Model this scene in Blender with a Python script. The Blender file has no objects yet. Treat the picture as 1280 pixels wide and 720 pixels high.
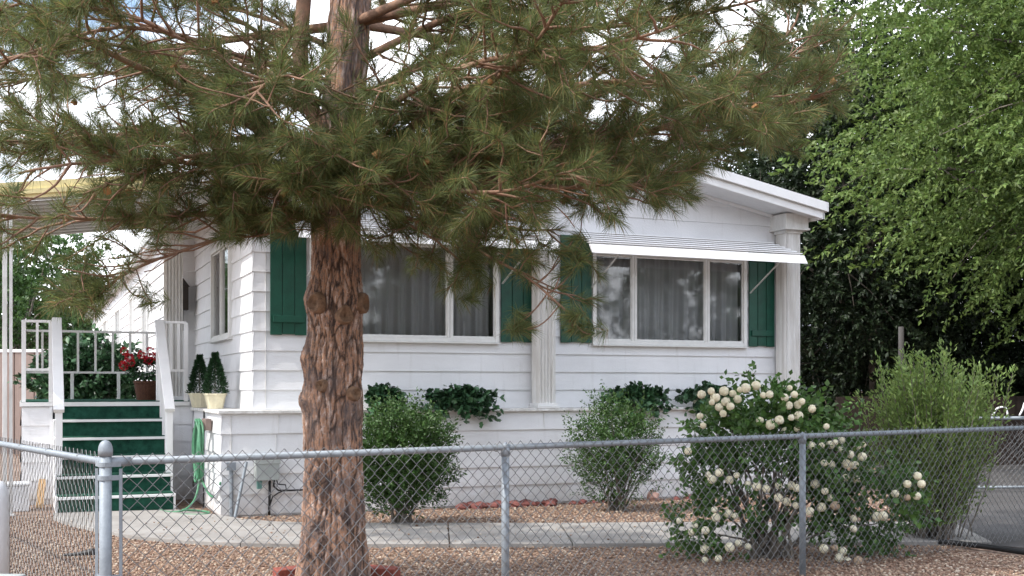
import bpy, math, random
import numpy as np
from mathutils import Vector
random.seed(7); RNG = np.random.default_rng(7)
C = bpy.context.scene
R = math.radians
# ------------------------------------------------------------------ camera, sky, sun, exposure
EYE, F, HY = 1.30, 1425.0, 485.0
cam = bpy.data.cameras.new('camera'); camo = bpy.data.objects.new('camera', cam)
C.collection.objects.link(camo); C.camera = camo
camo.location = (0, 0, EYE); camo.rotation_euler = (R(90), 0, 0)
cam.sensor_width = 36; cam.lens = F/1280*36; cam.shift_y = (HY-360)/1280; cam.clip_end = 3000; cam.clip_start = .05
TH = R(23); UX, UY = math.cos(TH), math.sin(TH)
SV = -.07
sun_dir = Vector((-UX*1.0 - UY*SV, -UY*1.0 + UX*SV, 0)).normalized()
EL = R(50)
sd = Vector((sun_dir.x*math.cos(EL), sun_dir.y*math.cos(EL), math.sin(EL)))
sl = bpy.data.lights.new('sun', 'SUN'); sl.energy = 2.2; sl.angle = R(.6); sl.color = (1, .95, .88)
so = bpy.data.objects.new('sun', sl); C.collection.objects.link(so)
so.rotation_euler = sd.to_track_quat('Z', 'Y').to_euler()
W = bpy.data.worlds.new('World'); C.world = W; W.use_nodes = True
nt = W.node_tree; nt.nodes.clear()
sky = nt.nodes.new('ShaderNodeTexSky'); sky.sky_type = 'NISHITA'; sky.sun_disc = False
sky.sun_elevation = EL; sky.sun_rotation = math.atan2(sd.x, sd.y)
sky.air_density = 1.0; sky.dust_density = 1.5
tc = nt.nodes.new('ShaderNodeTexCoord'); mp = nt.nodes.new('ShaderNodeMapping'); mp.inputs['Scale'].default_value = (1, 1, 2.4)
nz = nt.nodes.new('ShaderNodeTexNoise'); nz.inputs['Scale'].default_value = 2.3; nz.inputs['Detail'].default_value = 7; nz.inputs['Roughness'].default_value = .58
cr = nt.nodes.new('ShaderNodeValToRGB'); cr.color_ramp.elements[0].position = .40; cr.color_ramp.elements[1].position = .58
mx = nt.nodes.new('ShaderNodeMixRGB'); mx.inputs['Color2'].default_value = (9.5, 9.7, 10.2, 1)
bg = nt.nodes.new('ShaderNodeBackground'); bg.inputs['Strength'].default_value = .145
out = nt.nodes.new('ShaderNodeOutputWorld')
L = nt.links
L.new(tc.outputs['Generated'], mp.inputs['Vector']); L.new(mp.outputs[0], nz.inputs['Vector']); L.new(nz.outputs['Fac'], cr.inputs[0])
L.new(cr.outputs[0], mx.inputs['Fac']); L.new(sky.outputs[0], mx.inputs['Color1']); L.new(mx.outputs[0], bg.inputs['Color']); L.new(bg.outputs[0], out.inputs['Surface'])
C.view_settings.view_transform = 'Standard'; C.view_settings.look = 'None'; C.view_settings.gamma = 1
C.view_settings.exposure = 1.14
C.render.engine = 'CYCLES'

# ------------------------------------------------------------------ materials
MATS = {}
def mat(name, col, rough=.7, metal=0, var=0, scale=8, bump=0, bscale=40, col2=None, island=0, trans=0, spec=.4, stretch=None, detail=6):
    m = bpy.data.materials.new(name); m.use_nodes = True; n = m.node_tree.nodes; l = m.node_tree.links
    b = n['Principled BSDF']; b.inputs['Roughness'].default_value = rough; b.inputs['Metallic'].default_value = metal
    b.inputs['Specular IOR Level'].default_value = spec
    c = (*col, 1); src = None
    tcn = n.new('ShaderNodeTexCoord'); vec = tcn.outputs['Object']
    if stretch:
        mpn = n.new('ShaderNodeMapping'); mpn.inputs['Scale'].default_value = stretch; l.new(vec, mpn.inputs['Vector']); vec = mpn.outputs[0]
    if var or col2:
        t = n.new('ShaderNodeTexNoise'); t.inputs['Scale'].default_value = scale; t.inputs['Detail'].default_value = detail; t.inputs['Roughness'].default_value = .65
        l.new(vec, t.inputs['Vector'])
        r = n.new('ShaderNodeValToRGB'); r.color_ramp.elements[0].position = .3; r.color_ramp.elements[1].position = .7
        c2 = col2 if col2 else tuple(max(0, x*(1-var)) for x in col)
        c1 = col if col2 else tuple(x*(1+var*.4) for x in col)
        r.color_ramp.elements[0].color = (*c2, 1); r.color_ramp.elements[1].color = (*c1, 1)
        l.new(t.outputs['Fac'], r.inputs[0]); src = r.outputs[0]
    if island:
        g = n.new('ShaderNodeNewGeometry'); hs = n.new('ShaderNodeHueSaturation')
        mr = n.new('ShaderNodeMapRange'); mr.inputs['To Min'].default_value = 1-island; mr.inputs['To Max'].default_value = 1+island
        l.new(g.outputs['Random Per Island'], mr.inputs['Value']); l.new(mr.outputs[0], hs.inputs['Value'])
        mr2 = n.new('ShaderNodeMapRange'); mr2.inputs['To Min'].default_value = .485; mr2.inputs['To Max'].default_value = .512
        ml = n.new('ShaderNodeMath'); ml.operation = 'MULTIPLY'; ml.inputs[1].default_value = 7.31
        fr = n.new('ShaderNodeMath'); fr.operation = 'FRACT'
        l.new(g.outputs['Random Per Island'], ml.inputs[0]); l.new(ml.outputs[0], fr.inputs[0]); l.new(fr.outputs[0], mr2.inputs['Value']); l.new(mr2.outputs[0], hs.inputs['Hue'])
        if src: l.new(src, hs.inputs['Color'])
        else: hs.inputs['Color'].default_value = c
        src = hs.outputs[0]
    if src: l.new(src, b.inputs['Base Color'])
    else: b.inputs['Base Color'].default_value = c
    if bump:
        t2 = n.new('ShaderNodeTexNoise'); t2.inputs['Scale'].default_value = bscale; t2.inputs['Detail'].default_value = 8
        l.new(vec, t2.inputs['Vector']); bp = n.new('ShaderNodeBump'); bp.inputs['Strength'].default_value = bump; bp.inputs['Distance'].default_value = .01
        l.new(t2.outputs['Fac'], bp.inputs['Height']); l.new(bp.outputs[0], b.inputs['Normal'])
    if trans:
        tr = n.new('ShaderNodeBsdfTranslucent'); ms = n.new('ShaderNodeMixShader'); ms.inputs[0].default_value = trans
        if src: l.new(src, tr.inputs['Color'])
        else: tr.inputs['Color'].default_value = c
        o = n['Material Output']; l.new(b.outputs[0], ms.inputs[1]); l.new(tr.outputs[0], ms.inputs[2]); l.new(ms.outputs[0], o.inputs['Surface'])
    MATS[name] = m; return m
mat('siding', (.74, .745, .76), .55, var=.10, scale=1.3, bump=.25, bscale=60, stretch=(1, 1, 1.5))
mat('trim', (.80, .80, .80), .5, var=.08, scale=3, bump=.1, bscale=50)
mat('old_trim', (.78, .78, .77), .6, col2=(.50, .49, .46), scale=7, bump=.3, bscale=60, stretch=(1, 1, .25))
mat('ledge_paint', (.80, .80, .79), .6, col2=(.42, .40, .37), scale=14, bump=.3, bscale=60)
mat('column_paint', (.78, .78, .77), .6, col2=(.52, .50, .47), scale=12, bump=.3, bscale=80, stretch=(1, 1, .12))
mat('soffit', (.66, .66, .66), .6, var=.08)
mat('roof_sheet', (.55, .56, .55), .5, var=.15, scale=3)
mat('cover_under', (.46, .46, .44), .6, var=.2, scale=4)
mat('cover_fascia', (.72, .62, .32), .5, var=.2, scale=6)
mat('awning_metal', (.82, .82, .83), .35, var=.05, scale=10)
mat('shutter_green', (.006, .068, .042), .42, var=.3, scale=9, bump=.2, bscale=70)
mat('alu', (.62, .62, .60), .4, metal=.5, var=.1)
mat('frame_white', (.72, .72, .70), .45, var=.1, scale=10)
mat('curtain', (.80, .79, .77), .9, var=.1, scale=3, trans=.25)
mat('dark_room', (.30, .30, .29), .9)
mat('carpet', (.022, .088, .060), .95, var=.55, scale=14, bump=.5, bscale=200, spec=.1)
mat('galv', (.24, .27, .30), .58, metal=.25, var=.2, scale=25, bump=.15, bscale=90)
mat('wire', (.20, .205, .21), .5, metal=.3, var=.2, scale=6)
def needle_mat():
    m = mat('needle', (.1, .12, .04), .5, island=.38, trans=.42, spec=.35); n = m.node_tree.nodes; l = m.node_tree.links
    g = [x for x in n if x.type == 'NEW_GEOMETRY'][0]; hs = [x for x in n if x.type == 'HUE_SAT'][0]
    mu = n.new('ShaderNodeMath'); mu.operation = 'MULTIPLY'; mu.inputs[1].default_value = 13.7; f = n.new('ShaderNodeMath'); f.operation = 'FRACT'
    r_ = n.new('ShaderNodeValToRGB'); r_.color_ramp.interpolation = 'CONSTANT'; e = r_.color_ramp.elements
    e[0].position = 0; e[0].color = (.122, .148, .050, 1); e[1].position = .90; e[1].color = (.29, .19, .085, 1)
    for p_, c_ in ((.35, (.100, .135, .052)), (.62, (.160, .185, .060))): x = e.new(p_); x.color = (*c_, 1)
    l.new(g.outputs['Random Per Island'], mu.inputs[0]); l.new(mu.outputs[0], f.inputs[0]); l.new(f.outputs[0], r_.inputs[0]); l.new(r_.outputs[0], hs.inputs['Color'])
needle_mat()
mat('twig', (.30, .17, .11), .85, col2=(.16, .10, .07), scale=22, bump=.4, bscale=90)
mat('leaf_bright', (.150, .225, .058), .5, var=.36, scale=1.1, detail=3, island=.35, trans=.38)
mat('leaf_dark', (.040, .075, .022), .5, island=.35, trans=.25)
mat('leaf_shade', (.018, .034, .012), .55, island=.35, trans=.15)  # shade under the dense canopy put into the leaf colour
mat('leaf_shrub', (.055, .115, .028), .45, island=.4, trans=.22)
mat('leaf_olive', (.185, .27, .075), .5, island=.35, trans=.3)
mat('leaf_viburnum', (.075, .150, .038), .45, island=.4, trans=.3)
mat('leaf_ivy', (.045, .105, .048), .35, island=.7, trans=.12)
mat('leaf_topiary', (.020, .060, .022), .6, island=.4, trans=.1)
mat('bark_grey', (.22, .19, .16), .9, col2=(.10, .085, .07), scale=12, bump=.6, bscale=30, stretch=(1, 1, .3))
mat('petal', (.84, .80, .64), .7, col2=(.76, .68, .47), scale=9, island=.08)
mat('petal_old', (.55, .42, .30), .8, col2=(.40, .29, .20), scale=30)
mat('red_petal', (.50, .012, .03), .5, island=.3, trans=.15)
mat('pot_cream', (.66, .61, .44), .6, var=.2, scale=12)
mat('pot_wicker', (.12, .045, .022), .8, col2=(.05, .02, .012), scale=60, bump=.6, bscale=120)
mat('hose_green', (.07, .22, .12), .45, var=.3, scale=20)
mat('concrete', (.345, .33, .31), .85, col2=(.225, .21, .195), scale=1.7, bump=.35, bscale=120)
mat('grey_box', (.34, .37, .36), .5, var=.15, scale=10)
mat('black_rubber', (.012, .012, .013), .5)
mat('white_plastic', (.72, .74, .77), .45, var=.08)
mat('rock_red', (.20, .075, .065), .9, var=.4, scale=12, bump=.8, bscale=30)
mat('rock_pink', (.38, .24, .20), .9, var=.3, scale=9, bump=.6, bscale=30)
mat('brick_red', (.26, .07, .05), .85, var=.3, scale=20, bump=.5)
mat('wood_tan', (.27, .205, .18), .85, col2=(.20, .15, .13), scale=6, bump=.3, stretch=(6, 6, .5))
mat('wood_dark', (.03, .018, .013), .85, var=.4, scale=6, stretch=(6, 6, .5))
mat('yellow', (.62, .50, .12), .6)
mat('cut_wood', (.27, .165, .10), .85, col2=(.10, .06, .04), scale=30, bump=.6, bscale=80)
mat('lamp_black', (.03, .022, .018), .5)
mat('car_paint', (.70, .72, .75), .25)
mat('car_glass', (.03, .035, .04), .08)
mat('hill', (.20, .20, .24), 1, var=.3, scale=.05)
mat('board_pine', (.50, .32, .16), .8, var=.2)
mat('green_bin', (.01, .12, .05), .5)
def splash(name, zt):
    m = MATS[name]; n = m.node_tree.nodes; l = m.node_tree.links; b = n['Principled BSDF']; src = b.inputs['Base Color'].links[0].from_socket
    t = n.new('ShaderNodeTexCoord'); sp = n.new('ShaderNodeSeparateXYZ'); l.new(t.outputs['Object'], sp.inputs[0])
    nn = n.new('ShaderNodeTexNoise'); nn.inputs['Scale'].default_value = 9; nn.inputs['Detail'].default_value = 7; nn.inputs['Roughness'].default_value = .7; l.new(t.outputs['Object'], nn.inputs['Vector'])
    a = n.new('ShaderNodeMapRange'); a.inputs['From Min'].default_value = 0; a.inputs['From Max'].default_value = zt; a.inputs['To Min'].default_value = .30; a.inputs['To Max'].default_value = -.22; l.new(sp.outputs['Z'], a.inputs['Value'])
    s_ = n.new('ShaderNodeMath'); s_.operation = 'ADD'; l.new(a.outputs[0], s_.inputs[0]); l.new(nn.outputs['Fac'], s_.inputs[1])
    r_ = n.new('ShaderNodeValToRGB'); r_.color_ramp.elements[0].position = .5; r_.color_ramp.elements[1].position = .9; l.new(s_.outputs[0], r_.inputs[0])
    mul = n.new('ShaderNodeMath'); mul.operation = 'MULTIPLY'; mul.inputs[1].default_value = .55; l.new(r_.outputs[0], mul.inputs[0])
    mx_ = n.new('ShaderNodeMixRGB'); mx_.inputs[2].default_value = (.36, .29, .23, 1); l.new(mul.outputs[0], mx_.inputs[0]); l.new(src, mx_.inputs[1]); l.new(mx_.outputs[0], b.inputs['Base Color'])
    st = n.new('ShaderNodeTexNoise'); st.inputs['Scale'].default_value = 3.5; st.inputs['Detail'].default_value = 5; mp_ = n.new('ShaderNodeMapping'); mp_.inputs['Scale'].default_value = (3.5, 3.5, .35); l.new(t.outputs['Object'], mp_.inputs[0]); l.new(mp_.outputs[0], st.inputs['Vector'])
    rs = n.new('ShaderNodeValToRGB'); rs.color_ramp.elements[0].position = .58; rs.color_ramp.elements[1].position = .78; l.new(st.outputs['Fac'], rs.inputs[0])
    m3 = n.new('ShaderNodeMath'); m3.operation = 'MULTIPLY'; m3.inputs[1].default_value = .35; l.new(rs.outputs[0], m3.inputs[0])
    m4 = n.new('ShaderNodeMixRGB'); m4.inputs[2].default_value = (.45, .44, .42, 1); l.new(m3.outputs[0], m4.inputs[0]); l.new(mx_.outputs[0], m4.inputs[1]); l.new(m4.outputs[0], b.inputs['Base Color'])
splash('siding', .55)
# glass
g = bpy.data.materials.new('glass'); g.use_nodes = True; n = g.node_tree.nodes; l = g.node_tree.links; n.clear()
o = n.new('ShaderNodeOutputMaterial'); ms = n.new('ShaderNodeMixShader'); tr = n.new('ShaderNodeBsdfTransparent'); gl = n.new('ShaderNodeBsdfGlossy')
tr.inputs[0].default_value = (.86, .87, .88, 1); gl.inputs['Roughness'].default_value = .03; gl.inputs['Color'].default_value = (1, 1, 1, 1)
fr = n.new('ShaderNodeFresnel'); fr.inputs['IOR'].default_value = 1.55; ad = n.new('ShaderNodeMath'); ad.operation = 'ADD'; ad.inputs[1].default_value = .0
nzz = n.new('ShaderNodeTexNoise'); nzz.inputs['Scale'].default_value = 1.2; bp = n.new('ShaderNodeBump'); bp.inputs['Strength'].default_value = .15; bp.inputs['Distance'].default_value = .02
l.new(nzz.outputs['Fac'], bp.inputs['Height']); l.new(bp.outputs[0], gl.inputs['Normal'])
l.new(fr.outputs[0], ad.inputs[0]); l.new(ad.outputs[0], ms.inputs[0]); l.new(tr.outputs[0], ms.inputs[1]); l.new(gl.outputs[0], ms.inputs[2]); l.new(ms.outputs[0], o.inputs['Surface'])
MATS['glass'] = g
# ground (soil between the stones), pebbles, asphalt, bark
def ground_mat():
    m = bpy.data.materials.new('gravel_soil'); m.use_nodes = True; n = m.node_tree.nodes; l = m.node_tree.links; b = n['Principled BSDF']; b.inputs['Roughness'].default_value = .95
    t = n.new('ShaderNodeTexCoord'); v = n.new('ShaderNodeTexVoronoi'); v.inputs['Scale'].default_value = 34; v.inputs['Randomness'].default_value = 1
    l.new(t.outputs['Object'], v.inputs['Vector'])
    sp = n.new('ShaderNodeSeparateColor'); l.new(v.outputs['Color'], sp.inputs[0])
    r = n.new('ShaderNodeValToRGB'); e = r.color_ramp.elements
    e[0].position = 0; e[0].color = (.13, .075, .05, 1); e[1].position = 1; e[1].color = (.38, .30, .235, 1)
    x = e.new(.35); x.color = (.20, .125, .09, 1); x = e.new(.7); x.color = (.26, .175, .125, 1)
    l.new(sp.outputs[0], r.inputs[0])
    n2 = n.new('ShaderNodeTexNoise'); n2.inputs['Scale'].default_value = .7; n2.inputs['Detail'].default_value = 5; l.new(t.outputs['Object'], n2.inputs['Vector'])
    mxx = n.new('ShaderNodeMixRGB'); mxx.blend_type = 'MULTIPLY'; mxx.inputs[0].default_value = .6
    r2 = n.new('ShaderNodeValToRGB'); r2.color_ramp.elements[0].position = .35; r2.color_ramp.elements[1].position = .65
    r2.color_ramp.elements[0].color = (.55, .5, .48, 1); r2.color_ramp.elements[1].color = (1, 1, 1, 1)
    l.new(n2.outputs['Fac'], r2.inputs[0]); l.new(r.outputs[0], mxx.inputs[1]); l.new(r2.outputs[0], mxx.inputs[2]); l.new(mxx.outputs[0], b.inputs['Base Color'])
    bp = n.new('ShaderNodeBump'); bp.inputs['Distance'].default_value = .015; bp.inputs['Strength'].default_value = .9; bp.invert = True
    l.new(v.outputs['Distance'], bp.inputs['Height']); l.new(bp.outputs[0], b.inputs['Normal'])
    MATS['gravel_soil'] = m
ground_mat()
def pebble_mat():
    m = bpy.data.materials.new('pebble'); m.use_nodes = True; n = m.node_tree.nodes; l = m.node_tree.links; b = n['Principled BSDF']; b.inputs['Roughness'].default_value = .85
    g = n.new('ShaderNodeNewGeometry'); r = n.new('ShaderNodeValToRGB'); e = r.color_ramp.elements
    e[0].position = 0; e[0].color = (.11, .065, .045, 1); e[1].position = 1; e[1].color = (.55, .47, .38, 1)
    for p, c in ((.25, (.21, .125, .085)), (.5, (.29, .185, .13)), (.72, (.36, .25, .175)), (.88, (.42, .33, .25))): x = e.new(p); x.color = (*c, 1)
    l.new(g.outputs['Random Per Island'], r.inputs[0]); l.new(r.outputs[0], b.inputs['Base Color']); MATS['pebble'] = m
pebble_mat()
mat('asphalt', (.082, .078, .078), .9, col2=(.055, .050, .048), scale=1.2, bump=.6, bscale=90)
def bark_mat():
    m = bpy.data.materials.new('pine_bark'); m.use_nodes = True; n = m.node_tree.nodes; l = m.node_tree.links; b = n['Principled BSDF']; b.inputs['Roughness'].default_value = .88; b.inputs['Specular IOR Level'].default_value = .2
    a = n.new('ShaderNodeAttribute'); a.attribute_name = 'fiss'; c = n.new('ShaderNodeAttribute'); c.attribute_name = 'cell'
    t = n.new('ShaderNodeTexCoord'); mpn = n.new('ShaderNodeMapping'); mpn.inputs['Scale'].default_value = (1, 1, .2); l.new(t.outputs['Object'], mpn.inputs[0])
    nn = n.new('ShaderNodeTexNoise'); nn.inputs['Scale'].default_value = 60; nn.inputs['Detail'].default_value = 8; nn.inputs['Roughness'].default_value = .7; l.new(mpn.outputs[0], nn.inputs['Vector'])
    n3 = n.new('ShaderNodeTexNoise'); n3.inputs['Scale'].default_value = 5; n3.inputs['Detail'].default_value = 4; l.new(t.outputs['Object'], n3.inputs['Vector'])
    ad = n.new('ShaderNodeMath'); ad.operation = 'MULTIPLY_ADD'; ad.inputs[1].default_value = .5; l.new(c.outputs['Fac'], ad.inputs[0])
    sb = n.new('ShaderNodeMath'); sb.operation = 'MULTIPLY_ADD'; sb.inputs[1].default_value = 2.4; sb.inputs[2].default_value = -.92; l.new(nn.outputs['Fac'], sb.inputs[0]); l.new(sb.outputs[0], ad.inputs[2])
    r = n.new('ShaderNodeValToRGB'); e = r.color_ramp.elements
    e[0].position = .05; e[0].color = (.045, .032, .030, 1); e[1].position = .92; e[1].color = (.62, .48, .41, 1)
    for p, cc in ((.28, (.165, .12, .105)), (.42, (.28, .185, .14)), (.56, (.42, .22, .125)), (.7, (.37, .27, .225))): x = e.new(p); x.color = (*cc, 1)
    l.new(ad.outputs[0], r.inputs[0])
    rf = n.new('ShaderNodeValToRGB'); rf.color_ramp.elements[0].position = .0; rf.color_ramp.elements[1].position = .34
    l.new(a.outputs['Fac'], rf.inputs[0])
    mf = n.new('ShaderNodeMixRGB'); mf.inputs[1].default_value = (.030, .020, .017, 1); l.new(rf.outputs[0], mf.inputs[0]); l.new(r.outputs[0], mf.inputs[2])
    rp = n.new('ShaderNodeValToRGB'); rp.color_ramp.elements[0].position = .50; rp.color_ramp.elements[1].position = .60; l.new(n3.outputs['Fac'], rp.inputs[0])
    m2 = n.new('ShaderNodeMixRGB'); m2.inputs[2].default_value = (.10, .085, .085, 1)
    mu = n.new('ShaderNodeMath'); mu.operation = 'MULTIPLY'; mu.inputs[1].default_value = .55; l.new(rp.outputs[0], mu.inputs[0]); l.new(mu.outputs[0], m2.inputs[0])
    l.new(mf.outputs[0], m2.inputs[1]); l.new(m2.outputs[0], b.inputs['Base Color'])
    bp = n.new('ShaderNodeBump'); bp.inputs['Strength'].default_value = 1; bp.inputs['Distance'].default_value = .012; l.new(nn.outputs['Fac'], bp.inputs['Height']); l.new(bp.outputs[0], b.inputs['Normal'])
    MATS['pine_bark'] = m
bark_mat()

# ------------------------------------------------------------------ helpers
class MB:
    def __init__(s): s.v = []; s.f = []; s.n = 0; s.smooth = False
    def add(s, v, f):
        v = np.asarray(v, float).reshape(-1, 3); s.v.append(v)
        for q in f: s.f.append([i + s.n for i in q])
        s.n += len(v)
    def box(s, a, b):      # axis box in the given frame
        x0, y0, z0 = a; x1, y1, z1 = b
        s.add([(x0,y0,z0),(x1,y0,z0),(x1,y1,z0),(x0,y1,z0),(x0,y0,z1),(x1,y0,z1),(x1,y1,z1),(x0,y1,z1)],
              [(0,3,2,1),(4,5,6,7),(0,1,5,4),(1,2,6,5),(2,3,7,6),(3,0,4,7)])
    def beam(s, a, b, w, h, up=(0,0,1)):
        a = np.array(a, float); b = np.array(b, float); d = b-a; d /= np.linalg.norm(d)
        up = np.array(up, float); sd_ = np.cross(d, up)
        if np.linalg.norm(sd_) < 1e-4: sd_ = np.cross(d, (0, 1, 0))
        sd_ /= np.linalg.norm(sd_); u = np.cross(sd_, d)
        vs = []
        for p in (a, b):
            for i, j in ((-1,-1),(1,-1),(1,1),(-1,1)): vs.append(p + sd_*i*w/2 + u*j*h/2)
        s.add(vs, [(0,3,2,1),(4,5,6,7),(0,1,5,4),(1,2,6,5),(2,3,7,6),(3,0,4,7)])
    def tube(s, pts, rad, k=6, cap=True):
        pts = np.asarray(pts, float); m = len(pts)
        rad = np.full(m, rad) if np.isscalar(rad) else np.asarray(rad, float)
        t = np.gradient(pts, axis=0); t /= np.linalg.norm(t, axis=1)[:, None] + 1e-9
        ref = np.array((0., 0, 1)) if abs(t[0][2]) < .9 else np.array((1., 0, 0))
        a = np.arange(k)*2*math.pi/k; vs = []
        x = np.cross(t[0], ref); x /= np.linalg.norm(x)
        for i in range(m):
            x = x - t[i]*np.dot(x, t[i]); x /= np.linalg.norm(x)+1e-9; y = np.cross(t[i], x)
            vs.append(pts[i] + rad[i]*(np.cos(a)[:, None]*x + np.sin(a)[:, None]*y))
        fs = []
        for i in range(m-1):
            for j in range(k):
                j2 = (j+1) % k; fs.append((i*k+j, i*k+j2, (i+1)*k+j2, (i+1)*k+j))
        if cap: fs.append(tuple(range(k))[::-1]); fs.append(tuple((m-1)*k+j for j in range(k)))
        s.add(np.concatenate(vs), fs)
    def lathe(s, prof, k=20, c=(0,0,0), flute=0, nf=0):
        vs = []; fs = []
        for r, z in prof:
            for j in range(k):
                a = 2*math.pi*j/k; rr = r*(1 - (flute if (nf and (j % 2)) else 0))
                vs.append((c[0]+rr*math.cos(a), c[1]+rr*math.sin(a), c[2]+z))
        m = len(prof)
        for i in range(m-1):
            for j in range(k):
                j2 = (j+1) % k; fs.append((i*k+j, i*k+j2, (i+1)*k+j2, (i+1)*k+j))
        fs.append(tuple(range(k))[::-1]); fs.append(tuple((m-1)*k+j for j in range(k)))
        s.add(vs, fs)
    def poly(s, pts): s.add(pts, [tuple(range(len(pts)))])
    def prism(s, pts, z0, z1):   # polygon in xy extruded in z
        k = len(pts); vs = [(x, y, z0) for x, y in pts] + [(x, y, z1) for x, y in pts]
        s.add(vs, [tuple(range(k))[::-1], tuple(range(k, 2*k))] + [(i, (i+1) % k, (i+1) % k + k, i+k) for i in range(k)])
    def build(s, name, m, parent=None, smooth=False, bevel=0):
        me = bpy.data.meshes.new(name); me.from_pydata(np.concatenate(s.v).tolist(), [], s.f); me.update()
        return link(name, me, m, parent, smooth, bevel)
def link(name, me, m, parent=None, smooth=False, bevel=0):
    me.materials.append(MATS[m] if isinstance(m, str) else m)
    if smooth: me.polygons.foreach_set('use_smooth', [True]*len(me.polygons))
    ob = bpy.data.objects.new(name, me); C.collection.objects.link(ob)
    if parent: ob.parent = parent
    if bevel:
        bv = ob.modifiers.new('bevel', 'BEVEL'); bv.width = bevel; bv.segments = 2; bv.limit_method = 'ANGLE'
    return ob
def fastmesh(name, verts, faces, m, parent=None, smooth=False):   # all faces same size, numpy arrays
    verts = np.asarray(verts, np.float32); faces = np.asarray(faces, np.int32); k = faces.shape[1]; nf = len(faces)
    me = bpy.data.meshes.new(name); me.vertices.add(len(verts)); me.vertices.foreach_set('co', verts.ravel())
    me.loops.add(nf*k); me.loops.foreach_set('vertex_index', faces.ravel()); me.polygons.add(nf)
    me.polygons.foreach_set('loop_start', np.arange(nf, dtype=np.int32)*k); me.update(calc_edges=True)
    return link(name, me, m, parent, smooth)
def tag(o, label=None, cat=None, group=None, kind=None):
    if label: o['label'] = label
    if cat: o['category'] = cat
    if group: o['group'] = group
    if kind: o['kind'] = kind
    return o
def empty(name, loc=(0,0,0), rz=0, label=None, cat=None, group=None):
    e = bpy.data.objects.new(name, None); e.empty_display_size = .2; C.collection.objects.link(e)
    e.location = loc; e.rotation_euler = (0, 0, rz); return tag(e, label, cat, group)
def copy_tree(o, parent=None):
    c = o.copy(); C.collection.objects.link(c)
    if parent: c.parent = parent
    for ch in [x for x in C.collection.objects if x.parent == o]: copy_tree(ch, c)
    return c
def pt(px, py, Y): return np.array(((px-640)/F*Y, Y, EYE + (HY-py)/F*Y))   # a point seen at a pixel, Y metres away
CX, CY = -2.912, 11.40         # house frame origin: front left corner of the skirt ledge
def H(u, v, z=0): return (CX + UX*u - UY*v, CY + UY*u + UX*v, z)
def U(px, v):                   # u where the plane v is seen at pixel column px
    k = (px-640)/F; return (k*(CY+UX*v) - (CX-UY*v))/(UX - k*UY)
def ZP(py, u, v): return EYE + (HY-py)/F*(CY+UY*u+UX*v)
def unit(v): v = np.asarray(v, float); return v/(np.linalg.norm(v, axis=-1, keepdims=True)+1e-9)

# ------------------------------------------------------------------ ground, path, driveway, hills
m = MB(); m.poly([(-600, -60, 0), (600, -60, 0), (600, 900, 0), (-600, 900, 0)])
tag(m.build('ground', 'gravel_soil'), kind='structure')
def sheet(name, pts, z0, z1, mt):
    m = MB(); m.prism(pts, z0, z1); return tag(m.build(name, mt), kind='structure')
# path: straight run then a curve towards the steps, cut in slabs by narrow joints
def pp(px, py): Y = EYE*F/(py-HY); return ((px-640)/F*Y, Y)
top = [pp(66,645), pp(140,643), pp(225,641), pp(262,646), pp(300,652), pp(340,656), pp(400,658), pp(560,658), pp(700,658), pp(850,657), pp(990,657), pp(1190,656)]
bot = [pp(66,650), pp(84,657), pp(125,667), pp(170,675), pp(235,681), pp(300,684), pp(375,685), pp(562,685), pp(716,684.5), pp(880,684), pp(1040,683), pp(1240,682)]
for i in range(len(top)-1):
    a, b, c, d = map(np.array, (bot[i], bot[i+1], top[i+1], top[i])); g = .006 if i >= 5 else 0
    ab = (b-a)/np.linalg.norm(b-a)*g; dc = (c-d)/np.linalg.norm(c-d)*g
    if i == 0: slabs = MB()
    slabs.prism([tuple(a+ab), tuple(b-ab), tuple(c-dc), tuple(d+dc)], -.05, .035)
tag(slabs.build('path', 'concrete', bevel=.004), kind='structure')
sheet('driveway', [(3.75, 9.4), (5.4, 8.2), (40, 4), (60, 60), (16, 60), (6.4, 20.6)], -.02, .02, 'asphalt')
m = MB()
hx = np.linspace(-420, 300, 60); vs = []
for i, x in enumerate(hx): hgt = 34+14*math.sin(i*.35)+7*math.sin(i*1.1+1); vs += [(x, 520, -2), (x, 560, hgt), (x, 800, hgt*.7)]
m.add(vs, [(3*i, 3*i+3, 3*i+4, 3*i+1) for i in range(59)] + [(3*i+1, 3*i+4, 3*i+5, 3*i+2) for i in range(59)])
tag(m.build('hills', 'hill'), kind='structure')
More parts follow.
